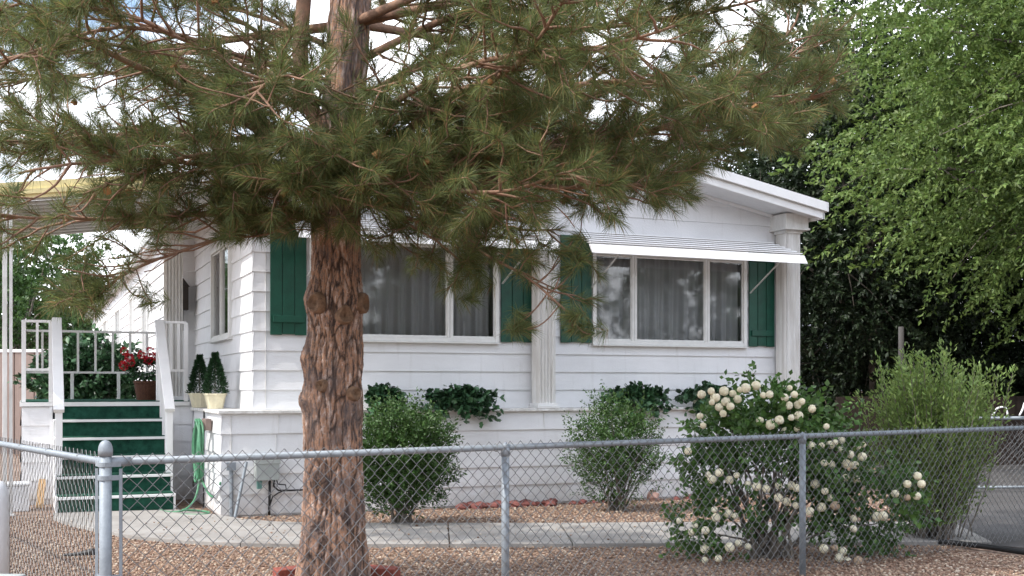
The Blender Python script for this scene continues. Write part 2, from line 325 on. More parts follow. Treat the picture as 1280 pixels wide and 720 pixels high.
# gravel stones
def pebbles():
    N = 105000
    Y = 6.0 + (13.8-6.0)*RNG.random(N)**1.15; X = (RNG.random(N)*2-1)*(.47*Y+.3)
    uu = (X-CX)*UX + (Y-CY)*UY; vv = -(X-CX)*UY + (Y-CY)*UX
    ok = ~((uu > -.02) & (vv > -.02)) & ~((uu > -1.9) & (uu < 0) & (vv > .78))
    ok &= ~((Y > 9.0) & (X > 3.75+(Y-9.4)*.23)) & ~((X > 3.6) & (Y < 9.2) & (Y > 12.3-X*.9-.0) & (Y>8.3))
    py = HY + EYE*F/Y; px = 640+F*X/Y
    tx = [66,140,225,262,300,340,400,1240]; ty = [645,643,641,646,652,656,658,656]; bx = [66,84,125,170,235,300,375,1240]; by = [650,657,667,675,681,684,685,682]
    onpath = (py > np.interp(px, tx, ty)) & (py < np.interp(px, bx, by)) & (px > 66) & (px < 1240); ok &= ~(onpath & (RNG.random(N) > .012))
    X, Y = X[ok], Y[ok]; N = len(X)
    t = (1+5**.5)/2
    base = np.array([(1,0,0),(-1,0,0),(0,1,0),(0,-1,0),(0,0,1),(0,0,-1)], float)
    fs = np.array([(0,2,4),(2,1,4),(1,3,4),(3,0,4),(2,0,5),(1,2,5),(3,1,5),(0,3,5)])
    s = .0065 + .0105*RNG.random(N)**1.7
    V = base[None]*(1+.5*(RNG.random((N,6,1))-.5)) + .35*(RNG.random((N,6,3))-.5)
    V *= s[:,None,None]*np.stack([np.ones(N), .65+.4*RNG.random(N), .5+.2*RNG.random(N)], 1)[:,None,:]
    a = RNG.random(N)*6.283; c, sn = np.cos(a)[:,None], np.sin(a)[:,None]
    x = V[:,:,0]*c - V[:,:,1]*sn; y = V[:,:,0]*sn + V[:,:,1]*c
    V = np.stack([x+X[:,None], y+Y[:,None], V[:,:,2]+s[:,None]*.35+np.where(onpath[ok], .036, 0)[:,None]], 2)
    Fc = fs[None] + (np.arange(N)*6)[:,None,None]
    o = fastmesh('gravel', V.reshape(-1,3), Fc.reshape(-1,3), 'pebble'); tag(o, 'loose tan and pink gravel stones covering the yard', 'gravel', kind='stuff')
pebbles()

# ------------------------------------------------------------------ the mobile home
P = .204
WL, WR, WV = .37, 6.93, .25      # wall left, right and front plane
LZ = 1.076; ZE = 3.44; SL = .19; UR = (WL+WR)/2
home = empty('mobile_home', H(0, 0), TH, 'long white lap-sided mobile home with green shutters behind the pine', 'house')
def clip(poly, a, b, c):        # keep a*u + b*z <= c
    o = []
    for i in range(len(poly)):
        p, q = poly[i-1], poly[i]; dp = a*p[0]+b*p[1]-c; dq = a*q[0]+b*q[1]-c
        if (dp <= 0) != (dq <= 0): t = dp/(dp-dq); o.append((p[0]+t*(q[0]-p[0]), p[1]+t*(q[1]-p[1])))
        if dq <= 0: o.append(q)
    return o
def siding(mb, rects, fn, cuts=(), zoff=0, seams=()):   # rects (s0,s1,z0,z1); fn(s, out, z) -> xyz
    for s0, s1, z0, z1 in rects:
        k0 = math.floor((z0-zoff)/P)-1
        for k in range(k0, k0+40):
            b0 = zoff+k*P; b1 = b0+P; lo, hi = max(b0, z0), min(b1, z1)
            if hi-lo < .002: continue
            po = [(s0, lo), (s1, lo), (s1, hi), (s0, hi)]
            for c in cuts:
                po = clip(po, *c)
                if len(po) < 3: break
            if len(po) < 3: continue
            th = lambda z: .018*(1-(z-b0)/P)+.001
            mb.poly([fn(s, th(z), z) for s, z in po])
            if lo == b0:
                lowz = [s for s, z in po if abs(z-lo) < 1e-6]
                if len(lowz) >= 2: a, b = min(lowz), max(lowz); mb.poly([fn(a, th(lo), lo), fn(b, th(lo), lo), fn(b, -.002, lo), fn(a, -.002, lo)])
fr_up = lambda s, o, z: (s, WV-o, z)
cuts = [(-SL, 1, ZE-SL*WL), (SL, 1, ZE+SL*WR)]
w1 = (U(386, WV), U(622, WV), ZP(429, U(540, WV), WV), ZP(305, U(540, WV), WV))
w2 = (U(739, WV), U(931, WV), ZP(432, U(835, WV), WV), ZP(318, U(835, WV), WV))
w1 = (w1[0], w1[1], w2[2]+.0, w2[3])
m = MB(); zt = 4.4
for a, b in ((WL, w1[0]), (w1[1], w2[0]), (w2[1], WR)): siding(m, [(a-(.017 if a == WL else 0), b+(.017 if b == WR else 0), LZ, zt)], fr_up, cuts, LZ)
for w in (w1, w2): siding(m, [(w[0], w[1], LZ, w[2]), (w[0], w[1], w[3], zt)], fr_up, cuts, LZ)
m.build('front_wall', 'siding', home)
# skirt below the ledge
m = MB(); siding(m, [(-.002, WR+.077, -.05, LZ-.035)], lambda s, o, z: (s, .015-o, z), (), LZ-.035)
m.build('front_skirt', 'siding', home)
m = MB(); siding(m, [(-.002, 2.1, -.05, LZ-.035)], lambda s, o, z: (.015-o, s, z), (), LZ-.035); m.build('side_skirt', 'siding', home)
# vertical joints of siding panels
m = MB()
for px, z0, z1 in ((328, 0, 99), (338, 1, 6), (620, 6, 8), (812, 2, 3)): pass
def joint(u, z0, z1, v):
    m = MB(); m.box((u-.001, v-.0225, z0), (u+.001, v-.004, z1)); m.build('panel_joint', 'column_paint', home)
joint(.10, .05, LZ-.05, .015); joint(U(348, 0), LZ-.24, LZ-.045, .015); joint(U(345,0), LZ-.44, LZ-.25, .015); joint(U(680, 0), LZ-.24, LZ-.045, .015)
joint(WL+.12, LZ+.02, ZE-.1, WV)
# corner boards that follow the laps
# ledge cap
m = MB(); m.box((-.03, -.035, LZ-.035), (WR+.12, WV+.0, LZ-.002)); m.box((-.03, WV+.001, LZ-.035), (WL, 2.1, LZ-.002)); m.build('ledge', 'ledge_paint', home, bevel=.004)
# side wall near part (u = WL) with window
sw = (1.55, 2.95, ZP(424, WL, 2.0), 3.0)
fs_ = lambda s, o, z: (WL-o, s, z)
m = MB(); siding(m, [(WV-.017, sw[0], LZ, 3.5), (sw[1], 4.68, .6, 3.5), (sw[0], sw[1], LZ, sw[2]), (sw[0], sw[1], sw[3], 3.5)], fs_, (), LZ)
m.build('side_wall', 'siding', home)
# jog and long wall
LU, LV, LE = -.02, 4.68, 24.0
m = MB(); siding(m, [(LU, WL, 0, 3.6)], lambda s, o, z: (s, LV-o, z), (), LZ); m.build('jog_wall', 'siding', home)
lw = [(7.05, 7.95), (9.6, 10.4), (12.8, 14.2), (17.0, 18.4)]
m = MB(); zb, zt2 = 1.55, 2.95; prev = LV
for a, b in lw:
    siding(m, [(prev, a, 0, 3.5), (a, b, 0, zb), (a, b, zt2, 3.5)], lambda s, o, z: (LU-o, s, z), (), LZ); prev = b
siding(m, [(prev, LE, 0, 3.5)], lambda s, o, z: (LU-o, s, z), (), LZ); m.build('long_wall', 'siding', home)
# right side and rear walls
m = MB(); siding(m, [(.25, LE, LZ, 3.44)], lambda s, o, z: (WR+o, s, z), (), LZ); siding(m, [(0.015, LE, 0, LZ-.035)], lambda s, o, z: (WR+.06+o, s, z), (), LZ-.035)
m.build('right_wall', 'siding', home)
m = MB(); m.poly([(LU, LE, 0), (WR, LE, 0), (WR, LE, ZE), (UR, LE, ZE+SL*(WR-UR)), (LU, LE, ZE)]); m.build('rear_wall', 'siding', home)
# unseen box added inside the walls to stop light leaking through
m = MB()
m.box((WL+.03, .9, .3), (WR-.05, LE-.1, 3.38)); m.build('inner_light_block', 'dark_room', home)
# roof: two slopes with soffit, fascia
def slab(mb, u0, z0, u1, z1, v0, v1, t):
    vs = [(u0, v0, z0), (u1, v0, z1), (u1, v1, z1), (u0, v1, z0), (u0, v0, z0+t), (u1, v0, z1+t), (u1, v1, z1+t), (u0, v1, z0+t)]
    mb.add(vs, [(0,3,2,1),(4,5,6,7),(0,1,5,4),(1,2,6,5),(2,3,7,6),(3,0,4,7)])
RO = WR+.22; LO = -.20
zR = ZE-SL*.22; zL = ZE-SL*(WL-LO); zTop = ZE+SL*(WR-UR)
VF = -.28
m = MB(); slab(m, UR, zTop, RO, zR, VF, LE+.3, .05); slab(m, LO, zL, UR, zTop, VF, LE+.3, .05); roof = m.build('roof', 'soffit', home)
m = MB(); slab(m, UR, zTop+.052, RO+.03, zR+.045, VF-.05, LE+.33, .11); slab(m, LO-.03, zL+.045, UR, zTop+.052, VF-.05, LE+.33, .11); m.build('roof_sheet', 'roof_sheet', roof)
m = MB()
slab(m, UR, zTop-.03, RO+.02, zR-.035, VF-.03, VF-.003, .13); slab(m, LO-.02, zL-.035, UR, zTop-.03, VF-.03, VF-.003, .13)
slab(m, UR, zTop+.06, RO+.045, zR+.052, VF-.075, VF-.052, .11); slab(m, LO-.045, zL+.052, UR, zTop+.06, VF-.075, VF-.052, .11)
m.box((RO+.003, VF-.03, zR-.035), (RO+.028, LE+.3, zR+.04)); m.box((RO+.034, VF-.075, zR+.05), (RO+.055, LE+.3, zR+.16))
m.build('fascia', 'trim', roof)
# soffit trim against the wall, gable vent
m = MB()
for a, b in ((UR, WR), (WL, UR)):
    za = ZE+SL*(min(a-WL, WR-a)); zb_ = ZE+SL*(min(b-WL, WR-b))
    m.beam((a, WV-.03, za-.02), (b, WV-.03, zb_-.02), .022, .035)
m.build('soffit_trim', 'trim', roof)
gu = U(702, WV); m = MB(); gz = ZP(198, gu, WV)
m.box((gu-.24, WV-.06, gz-.13), (gu+.24, WV-.025, gz+.13))
for k in range(6): m.beam((gu-.22, WV-.075, gz-.10+k*.042), (gu+.22, WV-.075, gz-.10+k*.042), .02, .006, up=(0, .6, 1))
m.build('gable_vent', mat('vent_teal', (.10, .27, .25), .5, var=.1), home)
# columns (fluted pilasters) on the ledge
def column(u, v, z0, z1, w=.235, capital=True):
    m = MB(); k = 48; prof = []
    hw = w/2; pts = []
    nfl = 5
    # rectangular-rounded section with vertical flutes
    for side in range(4):
        ang = side*math.pi/2
        for i in range(nfl*2):
            t = -1 + 2*(i+.5)/(nfl*2); d = hw*(1-.015*(t*t)*0) - (.022 if i % 2 else 0)
            x, y = t*hw*.93, -d; c, s_ = math.cos(ang), math.sin(ang); pts.append((u+x*c-y*s_, v+x*s_+y*c))
    m.prism(pts, z0+.05, z1); c = m.build('column', 'column_paint', home)
    m = MB(); m.box((u-hw-.03, v-hw-.03, z0), (u+hw+.03, v+hw+.03, z0+.022)); m.box((u-hw-.015, v-hw-.015, z0+.024), (u+hw+.015, v+hw+.015, z0+.055)); m.build('base', 'trim', c)
    if capital:
        m = MB(); m.box((u-hw-.012, v-hw-.012, z1-.03), (u+hw+.012, v+hw+.012, z1+.003)); m.box((u-hw-.07, v-hw-.09, z1+.006), (u+hw+.07, v+hw+.07, z1+.03)); m.box((u-hw-.055, v-hw-.075, z1+.032), (u+hw+.055, v+hw+.055, z1+.20)); m.build('capital', 'old_trim', c)
    return c
cu = U(985, .1); column(cu, .10, LZ, ZP(290, cu, .1), .225); cu = U(679.5, .1); column(cu, .10, LZ, 3.74, .215)
column(-.12, 3.0, 1.145, 3.32, .21)
# windows
glassn = [0]
def window(u0, u1, z0, z1, mull, v=WV, axis='u', curtain=True, deep=.35, name='window'):
    T = (lambda s, o, z: (s, v-o, z)) if axis == 'u' else (lambda s, o, z: (v-o, s, z))
    def bx(mb, s0, s1, o0, o1, a, b):
        p, q = T(s0, o0, a), T(s1, o1, b); mb.box([min(x, y) for x, y in zip(p, q)], [max(x, y) for x, y in zip(p, q)])
    m = MB(); f = .045
    bx(m, u0-f, u0, -.02, .05, z0-f, z1+f); bx(m, u1, u1+f, -.02, .05, z0-f, z1+f); bx(m, u0+.0005, u1-.0005, -.02, .048, z1, z1+f); bx(m, u0+.0005, u1-.0005, -.02, .048, z0-f, z0)
    bx(m, u0-f-.01, u1+f+.01, -.01, .075, z0-f-.018, z0-f-.002)
    w = m.build(name, 'frame_white', home, bevel=.003)
    m = MB(); g_ = .012
    edges = [u0] + [x for x in mull] + [u1]
    for x in mull: bx(m, x-.030, x-.004, 0, .042, z0+.001, z1-.001); bx(m, x+.004, x+.030, 0, .036, z0+.001, z1-.001)
    m2 = MB()
    for a, b in zip(edges[:-1], edges[1:]):
        a2 = a+(.030 if a != u0 else 0)+.001; b2 = b-(.030 if b != u1 else 0)-.001
        for q in ((a2, a2+g_), (b2-g_, b2)): bx(m, q[0], q[1], .0, .028, z0+.002, z1-.002)
        bx(m, a2+g_, b2-g_, .0, .027, z0+.002, z0+.022); bx(m, a2+g_, b2-g_, .0, .027, z1-.022, z1-.002)
        bx(m2, a2+g_, b2-g_, .008, .012, z0+.022, z1-.022)
    m.build('sash', 'frame_white', w); m2.build('pane', 'glass', w)
    if curtain:
        n_ = int((u1-u0)*90); s = np.linspace(u0, u1, n_); ph = RNG.random(4)*6
        d = .045*np.sin(s*38+ph[0]+1.5*np.sin(s*5+ph[2])) + .02*np.sin(s*91+ph[1]) + .02*np.sin(s*9)
        vs = []
        for k, zz in enumerate((z0-.02, (z0+z1)/2, z1+.03)):
            for i in range(n_): vs.append(T(s[i]+.006*k, -.14+d[i]*(1-.25*k), zz))
        mm = MB(); mm.add(vs, [(r*n_+i, r*n_+i+1, (r+1)*n_+i+1, (r+1)*n_+i) for r in range(2) for i in range(n_-1)]); mm.build('curtain', 'curtain', w, smooth=True)
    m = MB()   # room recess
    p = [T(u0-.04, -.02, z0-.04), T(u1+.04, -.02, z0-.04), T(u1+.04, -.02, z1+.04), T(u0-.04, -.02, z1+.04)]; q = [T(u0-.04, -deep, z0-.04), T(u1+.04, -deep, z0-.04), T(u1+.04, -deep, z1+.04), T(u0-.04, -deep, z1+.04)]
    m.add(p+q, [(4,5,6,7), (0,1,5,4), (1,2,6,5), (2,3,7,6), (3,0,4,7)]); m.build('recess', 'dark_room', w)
    return w
window(w1[0]+.045, w1[1]-.045, w1[2]+.045, w1[3]-.045, [U(441, WV), U(561, WV)])
window(w2[0]+.045, w2[1]-.045, w2[2]+.045, w2[3]-.045, [U(791, WV), U(882, WV)])
window(sw[0]+.045, sw[1]-.045, sw[2]+.045, sw[3]-.045, [(sw[0]+sw[1])/2], v=WL, axis='v', deep=.3)
for a, b in lw: window(a+.045, b-.045, zb+.045, zt2-.045, [(a+b)/2], v=LU, axis='v', curtain=True, deep=.25)
# shutters
def shutter(p0, p1, pb):
    u0, u1 = U(p0, WV), U(p1, WV); um = (u0+u1)/2; z0 = ZP(pb, um, WV); z1 = z0+1.24; w = (u1-u0)/3; v = WV-.022
    m = MB()
    for k in range(3): m.box((u0+k*w+.004, v-.022, z0+(.008 if k == 1 else 0)), (u0+(k+1)*w-.004, v, z1))
    m.box((u0+.01, v-.01, z0+.01), (u1-.01, v+.004, z1-.01))
    s = m.build('shutter', 'shutter_green', home, bevel=.003)
    for zz in (z0+.13, z1-.19): m = MB(); m.box((u0+.03, v-.043, zz), (u1-.03, v-.0225, zz+.07)); m.build('batten', 'shutter_green', s, bevel=.003)
shutter(336.5, 382.5, 419); shutter(624.5, 666, 428); shutter(699, 738, 428.5); shutter(934, 966, 433.5)
# awnings
def awning(pl, pr, win):
    v1 = -.33; uL, uR = U(pl, v1), U(pr, v1); zf = 2.885; zbk = 3.10; t = .012; n_ = 6
    if win is w1: zf += .0
    m = MB()
    for k in range(n_):
        a = k/n_; b = (k+1)/n_; va = WV-.03+(v1-WV+.03)*a; vb = WV-.03+(v1-WV+.03)*b
        za = zbk+(zf-zbk)*a ; zb2 = zbk+(zf-zbk)*b + .030
        ins = .10*(1-b)
        m.add([(uL+ins, va+.006, za), (uR-ins, va+.006, za), (uR-ins, vb-.006, zb2), (uL+ins, vb-.006, zb2), (uL+ins, va+.006, za+t), (uR-ins, va+.006, za+t), (uR-ins, vb-.006, zb2+t), (uL+ins, vb-.006, zb2+t)],
              [(0,3,2,1),(4,5,6,7),(0,1,5,4),(1,2,6,5),(2,3,7,6),(3,0,4,7)])
    aw = m.build('awning', 'awning_metal', home)
    m = MB(); m.add([(uL-.02, v1-.01, zf+.015), (uR+.02, v1-.01, zf+.015), (uR+.045, v1-.045, zf-.085), (uL-.0, v1-.045, zf-.085), (uL-.02, v1+.0, zf+.015), (uR+.02, v1+.0, zf+.015), (uR+.045, v1-.035, zf-.085), (uL-.0, v1-.035, zf-.085)],
              [(0,1,2,3),(7,6,5,4),(0,4,5,1),(1,5,6,2),(2,6,7,3),(3,7,4,0)]); m.build('lip', 'awning_metal', aw)
    for u in (win[0]-.03, win[1]+.03):
        m = MB(); m.beam((u, WV-.07, 2.47), (u+(.2 if u < (win[0]+win[1])/2 else .2), v1+.10, zf-.01), .024, .010); m.build('arm', 'alu', aw)
    for uu in (uL+.3, (uL+uR)/2, uR-.3):
        m = MB(); m.beam((uu, WV-.03, zbk-.02), (uu, v1, zf-.015), .025, .02); m.build('rafter', 'awning_metal', aw)
awning(738, 1003, w2); awning(372, 694, w1)
# porch roof (patio cover) and its post
m = MB(); v0, v1_ = .95, 4.66; ua, ub = -3.0, WL+.05; za, zb3 = 3.10, 3.56; n_ = 26
for k in range(n_):      # ribbed pans running down the slope
    a, b = v0+(v1_-v0)*k/n_, v0+(v1_-v0)*(k+1)/n_; q = .022*(k % 2)
    slab(m, ua, za+q, ub, zb3+q, a, b, .02)
cover = m.build('porch_roof', 'cover_under', home)
m = MB(); slab(m, ua, za-.04, ub, zb3-.04, v0-.035, v0-.005, .17); slab(m, ua, za+.0, ub, zb3+.0, v0-.06, v0-.036, .05); m.build('cover_fascia', 'cover_fascia', cover)
m = MB(); m.box((ua-.04, v0, za-.05), (ua-.003, v1_, za+.13)); m.box((ua+.25, v0+.02, za-.04), (ua+.31, v1_, za+.03)); m.build('cover_beam', 'trim', cover)
for v in (1.02, 4.55):
    u = U(9, v) if v < 2 else -2.75; zz = za+(u-ua)/(ub-ua)*(zb3-za)-.0
    m = MB(); m.box((u-.045, v-.04, 0), (u+.0, v+.04, zz)); m.box((u+.018, v-.025, 0), (u+.05, v+.025, zz)); m.box((u-.07, v-.06, 0.001), (u+.07, v+.06, .02)); m.build('cover_post', 'old_trim', cover, bevel=.003)
# lantern, siding details at the door
m = MB(); lu, lz = .17, 2.55; m.box((lu-.08, LV-.20, lz-.18), (lu+.08, LV-.04, lz+.14)); m.lathe([(.11, 0), (.02, .12)], 4, (lu, LV-.12, lz+.142)); m.box((lu-.02, LV-.13, lz-.46), (lu+.02, LV-.03, lz-.185)); m.build('porch_lantern', 'lamp_black', home)
# electrical box, cables and conduit on the skirt
eu = U(332, 0); ez = ZP(586.5, eu, 0)
m = MB(); m.box((eu-.12, -.13, ez-.105), (eu+.115, -.008, ez+.115)); m.box((eu-.13, -.137, ez+.06), (eu+.125, -.128, ez+.13)); eb = m.build('electrical_box', 'grey_box', home, bevel=.006)
m = MB(); m.tube([(eu+.03, -.06, ez-.10), (eu+.03, -.05, ez-.3), (eu+.025, -.05, .0)], .013, 8)
m.tube([(eu+.08, -.05, ez-.10), (eu+.07, -.06, ez-.17), (eu+.12, -.05, ez-.215), (eu+.25, -.045, ez-.22), (eu+.7, -.045, ez-.215), (eu+1.6, -.045, ez-.20)], .010, 6)
m.tube([(eu+.10, -.05, ez-.10), (eu+.11, -.07, ez-.15), (eu+.19, -.06, ez-.16), (eu+.2, -.05, ez-.21), (eu+.12, -.05, ez-.24), (eu+.06, -.05, ez-.28), (eu+.035, -.05, ez-.36)], .007, 6)
m.build('cable', 'black_rubber', eb, smooth=True)
m = MB(); m.box((eu-.10, -.10, ez-.19), (eu-.055, -.05, ez-.11)); m.build('ground_clamp', mat('teal_metal', (.10, .22, .20), .5), eb)
m = MB(); m.tube([(.10, -.02, LZ-.55), (.10, -.02, LZ-.75), (.10, -.03, .0)], .02, 8); m.box((.05, -.06, LZ-.60), (.14, -.02, LZ-.52)); m.build('water_pipe', 'galv', home)
m = MB(); m.box((-.075, .55, LZ-.22), (-.012, .80, LZ-.10)); m.build('hose_hanger', 'wood_tan', home)
m = MB(); m.tube([(-.03, .95, LZ-.02), (-.035, .97, .5), (-.03, 1.0, .0)], .010, 6); m.build('cable', 'black_rubber', home)

# leaning conduit
lp = empty('metal_pipe', H(U(296, -.15), -.25), 0, 'grey metal pipe leaning on the white skirt left of the grey electrical box', 'pipe')
m = MB(); m.tube([(-.04, 0, .0), (.035, .18, .56)], .016, 10); m.build('pipe', 'galv', lp)

# ------------------------------------------------------------------ porch deck, steps and railings
DV, DZ, RI, TR = 2.10, 1.145, .19, .262
S0, S1 = -1.52, -.345; D0 = -1.86
porch = empty('porch', H(0, 0), TH, 'white raised porch with green carpeted steps and white metal railings', 'porch')
m = MB(); m.box((D0, DV, DZ-.05), (-.036, 4.6, DZ-.004)); m.box((D0+.04, DV+.08, DZ-.12), (-.05, 4.56, DZ-.052)); m.build('deck', 'trim', porch)
m = MB(); m.box((D0+.01, DV+.025, DZ-.003), (-.036, 4.6, DZ+.008)); m.build('deck_carpet', 'carpet', porch)
def dsk(s0, s1, fn): m = MB(); siding(m, [(s0, s1, -.03, DZ-.06)], fn, (), DZ-.06); return m
m = dsk(D0+.02, S0-.03, lambda s, o, z: (s, DV+.03-o, z)); m.box((S0-.035, DV-.0, .0), (S0-.002, DV+.04, DZ-.055)); m.build('deck_skirt', 'siding', porch)
m = dsk(DV+.03, 4.58, lambda s, o, z: (D0+.02-o, s, z)); m.build('deck_skirt', 'siding', porch)
m = dsk(S1+.03, -.0, lambda s, o, z: (s, DV+.03-o, z)); m.build('deck_skirt', 'siding', porch)
m = dsk(D0+.02, -.0, lambda s, o, z: (s, 4.58+o, z)); m.build('deck_skirt', 'siding', porch)
for k in range(1, 7):       # six risers, five treads
    zt_ = DZ-RI*(k-1); vf = DV-TR*(k-1)
    m = MB(); m.box((S0+.022, vf+.02, max(0, zt_-RI+.005)), (S1-.022, vf+.04, zt_-(.052 if k == 1 else .034))); m.build('riser', 'carpet', porch)
    if k > 1:
        st = MB(); st.box((S0+(.0 if k == 6 else .0), vf-.02, zt_-.032), (S1, vf+TR-.0, zt_-.004)); s_ = st.build('tread', 'trim', porch, bevel=.003)
        st = MB(); st.box((S0+.02, vf+.006, zt_-.003), (S1-.02, vf+TR, zt_+.006)); st.build('tread_carpet', 'carpet', s_)
# side stringers stepped
for u0, u1 in ((S0, S0+.02), (S1-.02, S1)):
    m = MB()
    for k in range(2, 7): vf = DV-TR*(k-1); m.box((u0, vf+.002, 0), (u1, vf+TR-.0005, DZ-RI*(k-1)-.033))
    m.build('stringer', 'trim', porch)
def rail(pts_post, z0, height, bal, mid=True, name='railing'):
    (a, b) = pts_post; a = np.array(a); b = np.array(b); L_ = np.linalg.norm(b-a); m = MB()
    for q in (a, b): m.box((q[0]-.022, q[1]-.022, z0), (q[0]+.022, q[1]+.022, z0+height))
    m.beam((*a, z0+height), (*b, z0+height), .045, .028)
    zm = z0+.36
    m.beam((*a, zm), (*b, zm), .022, .028)
    for t in np.arange(1, bal)/bal:
        q = a+(b-a)*t; m.box((q[0]-.014, q[1]-.014, zm), (q[0]+.014, q[1]+.014, z0+height-.012))
    for t in (1/3, 2/3):
        if L_ > 1.4: q = a+(b-a)*t; m.box((q[0]-.02, q[1]-.02, z0), (q[0]+.02, q[1]+.02, zm))
    return m.build(name, 'trim', porch)
rail(((D0+.04, DV+.04), (S0-.02, DV+.04)), DZ, .90, 2)
rail(((S1+.02, DV+.04), (-.075, DV+.04)), DZ, .92, 3)
rail(((D0+.04, 4.45), (-.08, 4.45)), DZ, .90, 8)
rail(((D0+.04, DV+.09), (D0+.04, 4.42)), DZ, .90, 9)
for u in (S0+.04, S1-.03):
    m = MB(); va, vb_ = DV+.03, DV-TR*4.0
    za_, zb_ = DZ+.93, 1.06
    m.beam((u, va, za_), (u, vb_, zb_), .105, .05); m.build('handrail', 'trim', porch, bevel=.006)
    m = MB(); m.box((u-.035, vb_+.03, DZ-RI*5), (u+.035, vb_+.10, zb_+.0)); m.build('stair_post', 'trim', porch, bevel=.003)
    m = MB(); m.box((u-.03, va+.01, DZ), (u+.03, va+.06, za_-.01)); m.build('stair_post', 'trim', porch, bevel=.003)
    if u > -1:
        for k in range(1, 4): vv_ = DV-TR*k+.1; m = MB(); m.box((u-.012, vv_, DZ-RI*k), (u+.012, vv_+.024, za_+(zb_-za_)*(va-vv_)/(va-vb_)-.02)); m.build('baluster', 'trim', porch)

# ------------------------------------------------------------------ chain link fence
fence = empty('chain_link_fence', (-1.822, 5.11, 0), 0, 'grey galvanised chain-link fence with a domed corner post in the foreground', 'fence')
FZ = EYE-.333; Wd = .072
def chain(Lh, dirx, diry, s0, name):
    d = np.array((dirx, diry, 0.)); nrm = np.array((-diry, dirx, 0.)); z0, z1 = .03, FZ+.036; nseg = int((z1-z0)/(Wd/2)); n_ = int((Lh-s0)/(Wd/2))
    V = []; Fs = []; c = 0; r = .0021
    zs = z1 - np.arange(nseg+1)*(Wd/2)
    for i in range(n_):
        x0 = s0+i*Wd/2; ph = i % 2
        jt = RNG.normal(0, .0012, nseg+1)
        s = x0 + np.where((np.arange(nseg+1)+ph) % 2 == 0, 0, Wd/2) + jt; dep = np.where((np.arange(nseg+1)+ph) % 2 == 0, .003, -.003)
        if ph: pass
        P_ = d*s[:, None] + nrm*(dep[:, None]-.026) + np.array((0, 0, 1.))*zs[:, None]
        seg = P_[1:]-P_[:-1]; seg /= np.linalg.norm(seg, axis=1)[:, None]; side = np.cross(seg, nrm); 
        for a, b, sd_ in zip(P_[:-1], P_[1:], side):
            for q in (a, b):
                for ang in (0, 2.094, 4.189): V.append(q + r*(math.cos(ang)*sd_ + math.sin(ang)*nrm))
            for j in range(3): j2 = (j+1) % 3; Fs.append((c+j, c+j2, c+3+j2, c+3+j))
            c += 6
    return fastmesh(name, np.array(V), np.array(Fs), 'wire', fence)
dr = (.809, .588); dl = (-.588, .809)
chain(8.6, dr[0], dr[1], .06, 'wire_mesh'); chain(5.6, dl[0], dl[1], .05, 'wire_mesh')
def frail(d, Lh, s0=.0): m = MB(); m.tube([(d[0]*s0, d[1]*s0, FZ), (d[0]*Lh, d[1]*Lh, FZ)], .0175, 14); return m.build('top_rail', 'galv', fence, smooth=True)
frail(dr, 8.6, .03); frail(dl, 5.6, .03)
m = MB(); m.lathe([(.027, -.05), (.027, FZ+.035)], 24); cp = m.build('corner_post', 'galv', fence, smooth=True)
m = MB(); m.lathe([(.031, FZ+.028), (.032, FZ+.055), (.030, FZ+.070), (.024, FZ+.086), (.014, FZ+.096), (.002, FZ+.100)], 24); m.build('post_cap', 'galv', cp, smooth=True)
m = MB()
for z in (FZ-.01, FZ-.07, .45, .12): m.lathe([(.029, z-.012), (.031, z-.01), (.031, z+.01), (.029, z+.012)], 24); m.beam((dr[0]*.02, dr[1]*.02-.02, z), (dr[0]*.075, dr[1]*.075-.02, z), .010, .022); m.beam((dl[0]*.02-.02, dl[1]*.02, z), (dl[0]*.07-.02, dl[1]*.07, z), .010, .022)
m.build('tension_band', 'galv', cp)
m = MB(); m.beam((dr[0]*.062+.012, dr[1]*.062-.018, .06), (dr[0]*.062+.012, dr[1]*.062-.018, FZ-.03), .014, .006); m.beam((dl[0]*.06-.018, dl[1]*.06-.01, .06), (dl[0]*.06-.018, dl[1]*.06-.01, FZ-.03), .014, .006); m.build('tension_bar', 'galv', cp)
m = MB(); m.tube([(dr[0]*.02, dr[1]*.02, FZ), (dr[0]*.11, dr[1]*.11, FZ)], .0215, 14); m.tube([(dl[0]*.02, dl[1]*.02, FZ), (dl[0]*.09, dl[1]*.09, FZ)], .0215, 14); m.build('rail_cup', 'galv', cp, smooth=True)
for d, s in ((dr, 2.206), (dr, 4.74), (dr, 7.75), (dl, 2.9), (dl, 5.4)):
    x, y = d[0]*s, d[1]*s; m = MB(); m.lathe([(.0225, -.05), (.0225, FZ-.012)], 18, (x, y, 0)); lpst = m.build('line_post', 'galv', fence, smooth=True)
    m = MB(); m.lathe([(.0255, FZ-.05), (.0255, FZ-.015), (.021, FZ+.0)], 16, (x, y, 0)); m.tube([(x-d[0]*.02, y-d[1]*.02, FZ), (x+d[0]*.02, y+d[1]*.02, FZ)], .0215, 12); m.lathe([(.012, FZ+.01), (.008, FZ+.026), (.002, FZ+.03)], 10, (x, y, 0)); m.build('loop_cap', 'galv', lpst, smooth=True)
for d, Lh in ((dr, 8.4), (dl, 5.4)):
    for s in np.arange(.4, Lh, .58):
        m = MB(); m.tube([(d[0]*s+.022*math.cos(a)*(-d[1]), d[1]*s+.022*math.cos(a)*d[0], FZ+.022*math.sin(a)) for a in np.linspace(.5, 5.6, 9)], .002, 4); m.build('tie_wire', 'wire', fence)

